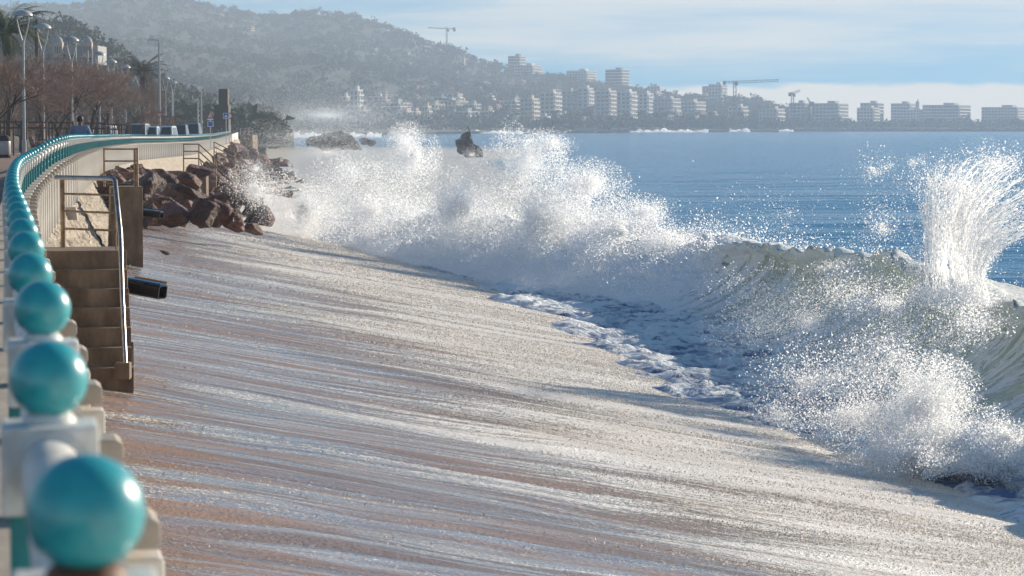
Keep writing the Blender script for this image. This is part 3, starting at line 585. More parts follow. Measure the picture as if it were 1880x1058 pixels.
bal = empty('balustrade', (float(lx(20)), 20, 3.8), 'white and turquoise balustrade topped with a row of turquoise balls', 'balustrade')
POSTS = [2.84, 4.36, 6.0, 7.6, 9.3]; y_ = 9.3
while y_ < 395:
    sl = (lx(y_ + 0.5) - lx(y_ - 0.5)); y_ += 1.66 / math.hypot(1, sl); POSTS.append(y_)
def sph(r, seg, ring, zc=0):
    return MB().lathe([(r * math.sin(math.pi * (0.02 + 0.96 * k / ring)), zc - r * math.cos(math.pi * (0.02 + 0.96 * k / ring))) for k in range(ring + 1)], seg)
me_ball = [sph(0.060, 64, 40).mesh('ball', M['ball'], True), sph(0.060, 24, 14).mesh('ball', M['ball'], True), sph(0.060, 12, 8).mesh('ball', M['ball'], True)]
for mm in me_ball:
    for p_ in mm.polygons: p_.use_smooth = True
me_head = MB().box((0, 0, -0.135), (0.148, 0.148, 0.136)).mesh('head_block', M['white'], False, 0.006)
me_pil = MB().box((0, 0, -0.325), (0.122, 0.122, 0.245)).mesh('post', M['teal'], False, 0.004)
me_col = MB().lathe([(0.03, -0.068), (0.042, -0.066), (0.040, -0.058), (0.028, -0.05)], 24).mesh('collar', M['rust'], True)
me_col2 = me_col.copy(); me_col2.materials.clear(); me_col2.materials.append(M['white'])
me_rail = MB().path([(0, 0, 0), (0, 1, 0)], 0.046, 20, False).mesh('rail', M['white'], True)
me_boss = MB().path([(0, 0, 0), (0, 1, 0)], 0.0185, 10, False).mesh('lower_rail', M['teal'], True)
me_flange = MB().path([(0, -0.082, -0.13), (0, 0.082, -0.13)], [0.056, 0.056], 24).mesh('flange', M['white'], True)
me_cons = MB()
prof_ = [(0.0, 0.0), (0.222, 0.0), (0.240, -0.012), (0.242, -0.05), (0.232, -0.066), (0.0, -0.075)]
me_cons = me_cons.prism(prof_, 0.19).mesh('console', M['ledge'], False, 0.006)
me_pila = MB().box((0.185, 0, -0.555), (0.13, 0.135, 0.96)).mesh('pilaster', M['plaster'], False, 0.01)
pos = [Vector((float(lx(y)), y, float(lz(y)))) for y in POSTS]
for i, p in enumerate(pos):
    q = pos[min(i + 1, len(pos) - 1)] if i < len(pos) - 1 else p + (p - pos[i - 1]); pr = pos[i - 1] if i else p - (q - p)
    az = math.atan2(-(q.x - pr.x), q.y - pr.y); L0 = Vector(bal.location); LW = Vector(wall.location)
    po = link('post', me_pil, bal); po.location = p - L0; po.rotation_euler = (0, 0, az)
    link('head_block', me_head, po); link('ball', me_ball[0 if i < 8 else 1 if i < 45 else 2], po)
    if i < 60: link('collar', me_col if i == 0 else me_col2, po)
    if i < 40: link('flange', me_flange, po)
    if i < len(pos) - 1:
        dv = q - p; rot = dv.to_track_quat('Y', 'Z').to_euler()
        for me_, zo, nm in ((me_rail, -0.13, 'rail'), (me_boss, -0.345, 'lower_rail')):
            r_ = link(nm, me_, bal); r_.location = p - L0 + Vector((0, 0, zo)); r_.rotation_euler = rot; r_.scale = (1, dv.length, 1)
    for me_, nm, zo in ((me_cons, 'console', -0.44), (me_pila, 'pilaster', -0.455)):
        c_ = link(nm, me_, wall); c_.location = p - LW + Vector((0, 0, zo)); c_.rotation_euler = (0, 0, az)
# the end of the wall: a concrete block with a light rail
e0 = W(455, 262, 420)
pl = empty('end_platform', (e0.x, e0.y, 0), 'grey concrete platform with a light rail at the far end of the sea wall', 'platform')
a_, b_ = W(441, 248, 420), W(464, 262, 420)
MB().box(((a_.x + b_.x) / 2, 424, (a_.z - 0.5) / 2), (b_.x - a_.x, 8, a_.z + 0.5)).build('block', M['concrete'], pl, False, 0.05)
for k_ in range(4):
    xx = a_.x + (b_.x - a_.x) * k_ / 3
    MB().tube((xx, 420.3, a_.z), (xx, 420.3, a_.z + 1.0), 0.05).build('rail_post', M['steel'], pl)
for h_ in (0.5, 1.0): MB().tube((a_.x, 420.3, a_.z + h_), (b_.x, 420.3, a_.z + h_), 0.04).build('rail', M['steel'], pl)
MB().box((b_.x - 0.9, 422, a_.z + 0.5), (0.6, 0.6, 1.0)).build('bollard', M['concrete'], pl, False, 0.03)

# ------------------------------------------------------------------ stairs down to the beach
Y1 = 35.0; p0 = W(90, 460, Y1); p1 = W(232, 460, Y1)
XL, XR = float(lx(Y1)) + 0.10, p1.x; ZT = p0.z
st = empty('beach_stairs', ((XL + XR) / 2, Y1, 2.4), 'brown concrete stairs with a steel handrail, nearest flight down to the beach', 'stairs')
def rb(dx, dy, z, size, ang, xr, y0):
    """a block in the frame of the sea wall: dx left of the right edge, dy beyond the front edge"""
    c_, s_ = math.cos(ang), math.sin(ang); lxx = -dx - size[0] / 2; return MB().box((xr + lxx * c_ - dy * s_, y0 + lxx * s_ + dy * c_, z), size, rz=ang)
rb(0, 0.6, ZT / 2 + 1.0, (XR - XL + 0.2, 1.2, ZT - 2.0), 0.2, XR, Y1).build('landing', M['concrete'], st, False, 0.012)
ris, trd = 0.222, 0.24
for k_ in range(6):
    zt = ZT - ris * (k_ + 1)
    rb(0.004 * k_, -trd * (k_ + 0.5), zt / 2 + 0.9, (XR - XL + 0.2, trd - 0.003, zt - 1.8), 0.2, XR, Y1).build('step', M['concrete'], st, False, 0.012)
# broken outer edge and the stub at the bottom
rr = random.Random(4)
for k_ in range(5):
    zt = ZT - 0.28 * (k_ + 0.5)
    MB().box((XR + 0.012 + 0.045 * k_, Y1 - 0.2 - 0.22 * k_, zt - 0.25), (0.05 + 0.03 * rr.random(), 0.2, 0.33), rz=0.2 + rr.uniform(-.1, .1)).build('edge_stone', M['concrete'], st, False, 0.015)
pb = W(226, 690, Y1 - 6 * trd - 0.12); MB().box((pb.x, pb.y, pb.z + 0.06), (0.18, 0.2, 0.2)).build('foot_block', M['concrete'], st, False, 0.015)
hr = MB(); A_ = W(103, 326, Y1 + 0.9); B_ = W(212, 326, Y1 + 0.12); zt = A_.z
hr.path([(A_.x, A_.y, zt), (B_.x - 0.03, B_.y, zt), (B_.x + 0.0, B_.y - 0.05, zt - 0.02), W(221, 430, Y1 - 0.5), W(224, 540, Y1 - 0.95), W(230, 672, Y1 - 1.6)], 0.030, 12).build('handrail', M['steel'], st, True)
for px in (115, 212):
    q = W(px, 330, Y1 + (0.85 if px < 150 else 0.15)); MB().tube((q.x, q.y, ZT), (q.x, q.y, zt - 0.02), 0.034 if px < 150 else 0.012, n=10).build('rail_post', M['steel_rust'], st, True)
qa, qb = W(115, 330, Y1 + 0.85), W(212, 330, Y1 + 0.15)
for h_ in (0.24, 0.46, 0.68): MB().tube((qa.x, qa.y, ZT + h_), (qb.x, qb.y, ZT + h_), 0.014).build('rail_bar', M['steel_rust'], st)
q = W(224, 540, Y1 - 0.95); MB().tube((q.x, q.y, q.z), (q.x - 0.01, q.y, q.z - 0.95), 0.022, n=10).build('rail_post', M['steel_rust'], st, True)

Y2 = 65.0; p1 = W(262, 343, Y2); p2 = W(212, 460, Y2); XL, XR, ZT = W(204, 343, Y2).x, p1.x, p1.z
st2 = empty('concrete_stair_block', ((XL + XR) / 2, Y2, 1.6), 'plain grey concrete block with a brown rail on top, between the stairs and the boulders', 'stairs')
rb(0, 0.6, ZT / 2 + 0.75, (XR - XL, 1.2, ZT - 1.5), 0.17, XR, Y2).build('block', M['concrete'], st2, False, 0.02)
for k_ in range(6):
    zt = ZT - 0.24 * (k_ + 1)
    rb(0.01, 1.2 + 0.28 * (k_ + 0.5), zt / 2 + 0.6, (XR - XL - 0.01, 0.277, zt - 1.2), 0.17, XR, Y2).build('step', M['concrete'], st2)
ra, rb = W(190, 272, Y2 + 0.1), W(252, 272, Y2 + 0.1)
for py in (274, 296, 317, 337):
    z_ = W(200, py, Y2 + 0.1).z; MB().tube((ra.x, Y2 + 0.1, z_), (rb.x, Y2 + 0.1, z_), 0.018).build('rail_bar', M['steel_rust'], st2)
for px in (191, 247, 252):
    q = W(px, 272, Y2 + 0.1); MB().tube((q.x, q.y, ZT), (q.x, q.y, ra.z), 0.026).build('rail_post', M['steel_rust'], st2)

# far flight: rails running down over the boulders
def rail_thing(name, label, top, posts, rads, drop=0.5):
    o = empty(name, (top[0].x, top[0].y, top[0].z - 1), label, 'railing')
    for k_ in range(3): MB().path([p + Vector((0, 0, -drop * k_ * 0.62)) for p in top], rads, 6).build('rail_bar', M['steel_rust'], o)
    for p, h in posts: MB().tube(p, (p.x, p.y, p.z - h), rads * 1.1).build('rail_post', M['steel_rust'], o)
    return o
Y3 = 124
T_ = [W(337, 265, Y3), W(365, 265, Y3 - 0.5), W(428, 322, Y3 - 3.5)]
rail_thing('stair_railing', 'brown stair railing that turns down over the boulders beside the sea wall', T_, [(T_[0], 1.3), (T_[1], 1.5), ((T_[1] + T_[2]) / 2, 1.2)], 0.03, 0.5)
MB().box((T_[0].x + 0.35, Y3 + 0.8, T_[0].z - 2.2), (1.2, 1.0, 2.0)).build('landing', M['concrete'], bpy.data.objects['stair_railing'], False, 0.03)
T_ = [W(393, 261, 150), W(470, 300, 144)]
rail_thing('sloping_railing', 'straight sloping railing over the farther boulders', T_, [(T_[0], 1.2), ((T_[0] + T_[1]) / 2, 1.2)], 0.028, 0.4)

# ------------------------------------------------------------------ drain pipes and bits on the wall
def pipe(px0, py0, px1, py1, Y, w, h, label, warm_sheen):
    a_, b_ = W(px0, py0, Y + 0.12), W(px1, py1, Y - 0.12); o = empty('drain_pipe', a_, label, 'pipe')
    t = (b_ - a_).normalized(); s_ = t.cross(Vector((0, 0, 1))).normalized(); up = s_.cross(t)
    def ring(p, w_, h_): return [p + s_ * (x * w_) + up * (z * h_) for x, z in ((-.5, -.38), (-.38, -.5), (.38, -.5), (.5, -.38), (.5, .38), (.38, .5), (-.38, .5), (-.5, .38))]
    v = ring(a_, w, h) + ring(b_, w, h) + ring(b_, w * .84, h * .84) + ring(a_ + t * 0.1, w * .84, h * .84)
    f = [(r * 8 + k, r * 8 + (k + 1) % 8, r * 8 + 8 + (k + 1) % 8, r * 8 + 8 + k) for r in range(3) for k in range(8)]
    MB().add(v, f).build('pipe_body', M['black'], o)
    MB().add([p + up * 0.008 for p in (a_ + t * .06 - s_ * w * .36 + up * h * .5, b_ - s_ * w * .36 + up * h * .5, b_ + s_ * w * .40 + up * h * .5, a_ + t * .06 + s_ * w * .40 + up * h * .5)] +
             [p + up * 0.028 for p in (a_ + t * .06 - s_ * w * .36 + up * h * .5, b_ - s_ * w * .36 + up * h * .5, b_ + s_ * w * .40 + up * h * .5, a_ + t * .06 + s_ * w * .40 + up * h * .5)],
             [(3, 2, 1, 0), (4, 5, 6, 7), (0, 1, 5, 4), (1, 2, 6, 5), (2, 3, 7, 6), (3, 0, 4, 7)]).build('blue_sheen', M['blue'], o)  # blue sheen on the pipe top, put in as a coloured strip
    if warm_sheen:
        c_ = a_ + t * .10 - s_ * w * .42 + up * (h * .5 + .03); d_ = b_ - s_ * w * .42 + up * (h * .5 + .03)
        MB().path([c_, d_], 0.016, 6).build('orange_sheen', M['orange'], o)  # orange sheen along the edge, also put in as a coloured strip
    return o
pipe(228, 524, 299, 537, 35.6, 0.20, 0.17, 'black drain pipe with painted blue and orange sheen beside the brown stairs', True)
pipe(258, 391, 297, 396, 65.5, 0.17, 0.14, 'small black drain pipe with a painted blue sheen on top beside the plain concrete block', False)
def wall_bit(name, px, py, Y, size, label, matl):
    q = W(px, py, Y); o = MB().box((0, 0, 0), size, taper=0.8).build(name, matl, None, False, 0.01); o.location = (float(lx(Y)) + 0.22 + size[0] / 2 - 0.05, Y, q.z); return tag(o, label, 'block')
wall_bit('wall_bracket', 152, 392, 57, (0.34, 0.16, 0.26), 'pale stone stub jutting from the rough wall behind the handrail', M['ledge'])
wall_bit('outlet_box', 131, 450, 50, (0.3, 0.24, 0.10), 'small grey concrete box low on the rough wall behind the stairs', M['concrete'])
wall_bit('wall_lug', 166, 437, 54, (0.2, 0.12, 0.14), 'little square lug low on the rough wall behind the handrail', M['concrete'])

# ------------------------------------------------------------------ boulders
def rock_mesh(name, seed, matl, npts=16, sub=2, rough=0.05):
    r = np.random.default_rng(seed); p = r.normal(size=(npts, 3)); p /= np.linalg.norm(p, axis=1)[:, None]
    p *= r.uniform(0.75, 1.05, (npts, 1)); bm = bmesh.new()
    for q in p: bm.verts.new(q)
    bmesh.ops.convex_hull(bm, input=bm.verts); bmesh.ops.delete(bm, geom=[v for v in bm.verts if not v.link_faces], context='VERTS')
    bmesh.ops.bevel(bm, geom=[e for e in bm.edges], offset=0.05, segments=1, affect='EDGES')
    bmesh.ops.triangulate(bm, faces=bm.faces); bmesh.ops.subdivide_edges(bm, edges=bm.edges, cuts=sub, use_grid_fill=True)
    for v in bm.verts:
        n_ = mnoise.fractal(v.co * 1.7 + Vector((seed, 0, 0)), 0.9, 2.1, 4); v.co += v.co.normalized() * n_ * rough * 2.6
    bmesh.ops.recalc_face_normals(bm, faces=bm.faces)
    me = bpy.data.meshes.new(name); bm.to_mesh(me); bm.free(); me.materials.append(matl); return me
RM = [rock_mesh('boulder', 20 + k, M['rock'], 12 + k) for k in range(8)]
rk = random.Random(12)
def rock(px, py, Y, w, h, me=None, label=None, group=None, dscale=1.0, rot=None):
    q = W(px, py, Y); s = mpp(Y); o = link('boulder', me or rk.choice(RM)); o.location = q
    o.scale = (w * s / 2, max(w, h) * s / 2 * dscale, h * s / 2); o.rotation_euler = rot or (rk.uniform(-.3, .3), rk.uniform(-.3, .3), rk.uniform(0, 6.28))
    return tag(o, label or 'wet red-brown boulder in the heap along the foot of the sea wall', 'boulder', group or ('boulders heaped along the sea wall' if label is None else None))
big = [(318, 392, 84, 92, 60, 'broad dark slab of rock nearest the drain pipe at the near end of the boulders'), (372, 390, 84, 80, 72, 'large dark red split boulder standing on the sand edge'),
       (408, 386, 85, 52, 66, 'pale tall boulder leaning on the red split boulder'), (428, 405, 85, 66, 44, 'dark rounded boulder on the sand right of the red split one'),
       (466, 418, 87, 62, 26, 'low glistening boulder tip, farthest out on the sand'), (300, 372, 86, 56, 40, 'brown boulder against the wall above the small drain pipe'),
       (352, 352, 92, 110, 34, 'long flat boulder lying above the red split one'), (350, 330, 98, 60, 34, 'dark blocky boulder under the turning stair railing'), (400, 365, 92, 60, 30, 'brown wet boulder behind the pale tall one'),
       (368, 312, 108, 70, 36, 'squared dark boulder below the stair landing')]
for px, py, Y, w, h, lb in big: rock(px, py + 2, Y, w * 0.92, h * 0.95, label=lb)
for k_ in range(270):
    t = rk.random() ** 1.5; Y = 84 + 350 * t; d = rk.uniform(0.3, 5.6 + 0.012 * Y); top = 2.3 - 0.46 * d
    x = float(wallx(Y)) + d; z = top + rk.uniform(-.5, .3)
    if Y < 150: Y = max(Y, 91.0); d = rk.uniform(0.4, max(0.8, min(7.0, (480 - CX) / F * Y - float(wallx(Y)), (2.52 - 5.5 + 185 * Y / F) / 0.18))); x = float(wallx(Y)) + d; z = float(sand_z(d, Y)) + rk.uniform(-0.1, 0.45) + 0.9 * max(0, 1 - d / 5) * rk.random()
    sz = rk.uniform(0.30, 1.0) * (1 + 0.0025 * Y)
    o = link('boulder', rk.choice(RM)); o.location = (x, Y, z); o.scale = (sz, sz * rk.uniform(.7, 1.2), sz * rk.uniform(.6, .95)); o.rotation_euler = (rk.uniform(-.5, .5), rk.uniform(-.5, .5), rk.uniform(0, 6.28))
    tag(o, 'wet red-brown boulder in the heap along the foot of the sea wall', 'boulder', 'boulders heaped along the sea wall')
q = W(300, 464, 64); o = rock(302, 464, 64, 24, 9, RM[2], 'small pale stone on the sand beside the plain concrete block')
# rocks standing in the sea
def sea_rock(px, py, Y, w, h, seed, label, dirs=None, bottom=None):
    s = mpp(Y); o = link('sea_rock', rock_mesh('sea_rock', seed, M['searock'], 22, 3, 0.11)); q = W(px, py, Y); o.location = q; o.scale = (w * s / 2, w * s / 3, h * s / 2); o.rotation_euler = (0, dirs or 0, 0)
    return tag(o, label, 'rock')
sea_rock(620, 262, 640, 84, 52, 3, 'big dark hump of rock standing in the white water')
sea_rock(655, 268, 650, 30, 30, 5, 'dark shoulder of rock touching the right end of the big hump')
sea_rock(578, 262, 680, 40, 24, 6, 'small dark rock just left of the big hump')
sea_rock(682, 260, 720, 40, 18, 7, 'low dark rock right of the big hump')
sea_rock(503, 262, 560, 60, 26, 8, 'low grey rock in the surf past the end platform')
sea_rock(855, 270, 520, 36, 62, 14, 'upright dark rock finger rising out of the spray', -0.18)
sea_rock(872, 278, 522, 32, 40, 10, 'dark lower rock at the right foot of the upright one', -0.5)
# ------------------------------------------------------------------ things on the promenade
def gz(Y): return float(lz(min(Y, 465))) - 1.20
# street lamps: tapered pole, forked top, domed head
def make_lamp(h=8.0):
    o = empty('street_lamp')
    MB().path([(0, 0, 0), (0, 0, 0.9), (0, 0, 0.92), (0, 0, h - 1.7)], [0.13, 0.13, 0.095, 0.07], 12).build('pole', M['lamp'], o, True)
    for s_ in (-1, 1):
        pts = [(0, 0, h - 1.75), (s_ * 0.10, 0, h - 1.45), (s_ * 0.24, 0, h - 0.95), (s_ * 0.33, 0, h - 0.5), (s_ * 0.32, 0, h - 0.12)]
        MB().path(pts, [0.05, 0.045, 0.04, 0.036, 0.03], 8).build('fork_arm', M['lamp'], o, True)
    MB().lathe([(0.02, h + 0.12), (0.22, h + 0.09), (0.42, h + 0.0), (0.54, h - 0.12), (0.56, h - 0.2), (0.5, h - 0.2), (0.1, h - 0.14)][::-1], 20).build('lamp_head', M['lamp'], o, True)
    MB().lathe([(0.05, h - 0.24), (0.3, h - 0.22), (0.3, h - 0.17), (0.05, h - 0.15)], 16).build('lens', M['sign_white'], o, True)
    return o
LAMPS = [(42, 22), (78, 46), (131, 70), (182, 97), (204, 111), (230, 121), (255, 131), (285, 146), (304, 142), (318, 150)]
ordn = ['nearest', 'second', 'third', 'fourth', 'fifth', 'sixth', 'seventh', 'eighth', 'ninth', 'tenth']
lamp0 = make_lamp()
for i, (px, py) in enumerate(LAMPS):
    o = lamp0 if i == 0 else copy_tree(lamp0)
    Y = 6.35 * F / (HZ - py); q = W(px, py, Y); o.location = (q.x, Y, gz(Y)); k_ = (q.z - gz(Y)) / 8.0; o.scale = (1, 1, k_); o.rotation_euler = (0, 0, 0.15 * (i % 3))
    tag(o, f'grey fork-topped street lamp with domed head, {ordn[i]} along the promenade' if i else 'tallest grey fork-topped street lamp with domed head, nearest on the promenade', 'street lamp', 'street lamps along the promenade')
# tall single-arm road light and slim poles
def pole_thing(name, px, ptop, Y, r, label, arm=None, matl='lamp'):
    q = W(px, ptop, Y); o = empty(name, (q.x, Y, gz(Y)), label, 'pole')
    MB().tube((q.x, Y, gz(Y)), (q.x, Y, q.z), r * 1.5, r, 8).build('pole', M[matl], o, True)
    if arm: MB().path([(q.x, Y, q.z - 0.05), (q.x + arm * 0.4, Y, q.z + 0.1), (q.x + arm, Y, q.z + 0.12)], 0.05, 6).build('arm', M['lamp'], o); MB().box((q.x + arm, Y, q.z + 0.1), (0.7, 0.25, 0.1)).build('lamp_head', M['lamp'], o)
    return o
pole_thing('road_light', 292, 75, 285, 0.09, 'tallest slim road light with a short arm behind the drooping palm', -0.9)
pole_thing('utility_pole', 67, 36, 260, 0.16, 'brown utility pole rising beside the second street lamp', None, 'wood')
for px, pt, Y, lb in ((139, 87, 300, 'third street lamp'), (161, 93, 330, 'fourth street lamp'), (169, 90, 340, 'villa towers'), (273, 160, 420, 'drooping palm'), (316, 165, 450, 'tenth street lamp'), (363, 180, 430, 'yellowed mast')):
    pole_thing('slim_pole', px, pt, Y, 0.08, f'slim grey pole standing just beside the {lb}')
q = W(369, 172, 300); o = empty('mast', (q.x, 300, gz(300)), 'pale mast with stubby lugs on its left side near the parked cars', 'mast')
MB().tube((q.x, 300, gz(300)), (q.x, 300, q.z), 0.13, 0.10).build('pole', M['lamp'], o, True)
for k_ in range(7): MB().box((q.x - 0.14, 300, q.z - 0.3 - 0.5 * k_), (0.16, 0.16, 0.22)).build('lug', M['lamp'], o)

# road signs
def post(o, x, Y, z0, z1, r=0.04): MB().tube((x, Y, z0), (x, Y, z1), r).build('post', M['lamp'], o)
def tri(w, up=True):
    h = w * 0.87; s_ = 1 if up else -1; return [(-w / 2, -s_ * h / 2), (w / 2, -s_ * h / 2), (0, s_ * h / 2)][::s_]
def sign_tri(o, x, Y, z, w, up, symbol=None):
    MB().prism(tri(w, up), 0.02, (x, Y, z)).build('sign_plate', M['sign_red'], o)
    MB().prism(tri(w * 0.66, up), 0.012, (x, Y - 0.014, z - (0.0 if up else 0) )).build('sign_face', M['sign_white'], o)
    if symbol:
        MB().prism([(-.03, -.12), (.07, -.02), (0.0, -.02), (.06, .12), (-.06, 0), (0.01, 0)], 0.006, (x, Y - 0.024, z - 0.08)).build('symbol', M['black'], o)
q = W(293, 212, 262); o = empty('yield_sign', (q.x, 262, gz(262)), 'white give-way triangle with red border on a post by the white vans', 'sign')
post(o, q.x + 0.05, 262.05, gz(262), q.z + 0.5); sign_tri(o, q.x, 262 - 0.05, q.z, 0.72, False)
q = W(386, 212, 250); o = empty('warning_sign', (q.x, 250, gz(250)), 'red-bordered warning triangle above a blue square panel', 'sign')
post(o, q.x, 250.06, gz(250), q.z + 0.3); sign_tri(o, q.x, 249.95, q.z, 0.62, True, True)
q2 = W(386, 219.5, 250); MB().box((q2.x, 249.95, q2.z), (0.5, 0.02, 0.14)).build('sign_plate', M['sign_white'], o)
q2 = W(386.5, 228, 250); MB().box((q2.x, 249.95, q2.z), (0.52, 0.03, 0.46)).build('sign_plate', M['sign_white'], o); MB().box((q2.x, 249.93, q2.z), (0.40, 0.012, 0.36)).build('sign_face', M['sign_blue'], o)
q = W(415, 213, 300); o = empty('crossing_sign', (q.x, 300, gz(300)), 'square blue crossing sign with a white figure triangle', 'sign')
post(o, q.x, 300.06, gz(300), q.z + 0.3); MB().box((q.x, 299.96, q.z), (0.62, 0.03, 0.62)).build('sign_plate', M['sign_white'], o); MB().box((q.x, 299.94, q.z), (0.52, 0.012, 0.52)).build('sign_face', M['sign_blue'], o); MB().prism(tri(0.36), 0.01, (q.x, 299.93, q.z)).build('symbol', M['sign_white'], o)
q = W(421, 213, 306); o = empty('round_sign', (q.x, 306, gz(306)), 'round white sign with a red ring behind the blue crossing sign', 'sign')
post(o, q.x, 306.06, gz(306), q.z + 0.3)
cir = lambda r: [(r * math.cos(a * math.pi / 10), r * math.sin(a * math.pi / 10)) for a in range(20)]
MB().prism(cir(0.34), 0.02, (q.x, 305.96, q.z)).build('sign_plate', M['sign_red'], o); MB().prism(cir(0.25), 0.01, (q.x, 305.944, q.z)).build('sign_face', M['sign_white'], o)
q = W(72, 226, 190); o = empty('roadwork_sign', (q.x, 190, gz(190)), 'grey backed warning triangle under the second street lamp', 'sign')
post(o, q.x, 190.05, gz(190), q.z + 0.3); sign_tri(o, q.x, 189.95, q.z, 0.62, True, True)

# litter bin
q = W(9, 281, 150); bz = gz(150)
o = empty('litter_bin', (q.x, 150, bz), 'grey litter bin with a dark hood at the left edge of the promenade', 'bin')
MB().lathe([(0.30, 0.0), (0.33, 0.05), (0.33, 0.15), (0.30, 0.18)], 20, (q.x, 150, bz)).build('plinth', M['rubber'], o, True)
MB().lathe([(0.29, 0.18), (0.31, 0.2), (0.31, 0.85), (0.29, 0.9)], 20, (q.x, 150, bz)).build('drum', M['lamp'], o, True)
MB().lathe([(0.31, 0.9), (0.33, 0.95), (0.28, 1.12), (0.14, 1.2), (0.02, 1.22)], 20, (q.x, 150, bz)).build('hood', M['rubber'], o, True)

# bare trees with reddish twigs
def tree_mesh(seed, h=6.2):
    r = random.Random(seed); br, tw = MB(), MB()
    V, T = [], []
    def seg(p, d, L, rad, lev):
        n = 3; pts = [p]; q = p.copy(); dd_ = d.copy()
        for _ in range(n):
            dd_ = (dd_ + Vector((r.gauss(0, .13), r.gauss(0, .13), r.gauss(0.03, .10)))).normalized(); q = q + dd_ * (L / n); pts.append(q.copy())
        rads = [rad * (1 - 0.45 * k / n) for k in range(n + 1)]
        if lev <= 2: br.path(pts, rads, 6 if lev < 2 else 4, False)
        else: tw.path(pts, rads, 3, False)
        if lev >= 5: return
        kids = [4, 4, 5, 5, 4][lev] + r.randint(0, 1)
        for k in range(kids):
            t = r.uniform(0.35, 1.0); i_ = min(int(t * n), n - 1); b0 = pts[i_].lerp(pts[i_ + 1], t * n - i_)
            ax = Vector((r.gauss(0, 1), r.gauss(0, 1), r.gauss(0, .6))).normalized(); nd_ = (dd_ + ax * r.uniform(.55, 1.0)).normalized(); nd_.z += 0.12
            seg(b0, nd_.normalized(), L * r.uniform(.55, .8), rads[-1] * r.uniform(.5, .75) if lev < 3 else max(0.007, rads[-1] * .7), lev + 1)
    seg(Vector((0, 0, 0)), Vector((0, 0, 1)), 2.3, 0.15, 0)
    return br.mesh('trunk', M['bark'], True), tw.mesh('crown', M['twig'], False)
TREES = [tree_mesh(s_) for s_ in (1, 2, 3)]
TH = [np.percentile([v.co.z for v in t_[1].vertices], 99.2) for t_ in TREES]
tp = [(-25, 105, 150), (12, 100, 172), (38, 112, 205), (68, 118, 188), (96, 108, 214), (113, 150, 176), (134, 118, 235), (158, 126, 225), (182, 122, 262), (205, 130, 252), (222, 128, 292), (242, 140, 300), (-5, 135, 230), (60, 140, 260), (170, 145, 300), (120, 128, 275)]
trl = ['leftmost bare tree, cut by the frame edge', 'bare reddish tree just left of the nearest lamp', 'bare tree between the first two lamps', 'bare tree behind the second lamp', 'tall bare tree between the second and third lamps', 'small dark bare tree with a wooden guard left of the walker',
       'bare reddish tree behind the third lamp', 'bare tree right above the walker', 'bare tree behind the fourth lamp', 'bare tree behind the fifth lamp', 'bare tree left of the sixth lamp', 'bare tree left of the drooping palm',
       'far bare tree behind the leftmost one', 'far bare tree behind the second lamp', 'far bare tree behind the fourth lamp', 'far bare tree behind the third lamp']
for i, (px, pt, Y) in enumerate(tp):
    q = W(px, pt, Y); X = q.x; o = empty('bare_tree', (X, Y, gz(Y)), trl[i], 'tree', 'bare trees along the promenade', rz=i * 1.7)
    s_ = (q.z - gz(Y)) / TH[i % 3]; o.scale = (s_ * 1.15, s_ * 1.15, s_)
    link('trunk', TREES[i % 3][0], o); link('crown', TREES[i % 3][1], o)
# wooden tree guards
for i, (px, Y) in enumerate(((2, 168), (25, 160), (62, 166), (112, 172), (178, 176), (205, 196), (223, 215))):
    q = W(px, 230, Y); zb = gz(Y); o = empty('tree_guard', (q.x, Y, zb), ['brown wooden tree guard at the left edge above the bin', 'brown wooden tree guard left of the nearest lamp', 'brown wooden tree guard between the first two lamps', 'brown wooden tree guard around the small dark tree',
              'brown wooden tree guard right of the walker', 'brown wooden tree guard by the fifth lamp', 'brown wooden tree guard by the sixth lamp'][i], 'tree guard', 'wooden tree guards')
    for dx in (-.62, .62):
        for dy in (-.62, .62): MB().tube((q.x + dx, Y + dy, zb), (q.x + dx, Y + dy, zb + 2.05), 0.06, 0.05, 6).build('stake', M['wood'], o)
    for hh in (1.62, 1.95):
        for dy in (-.62, .62): MB().box((q.x, Y + dy, zb + hh), (1.3, 0.05, 0.09)).build('cross_bar', M['wood'], o)

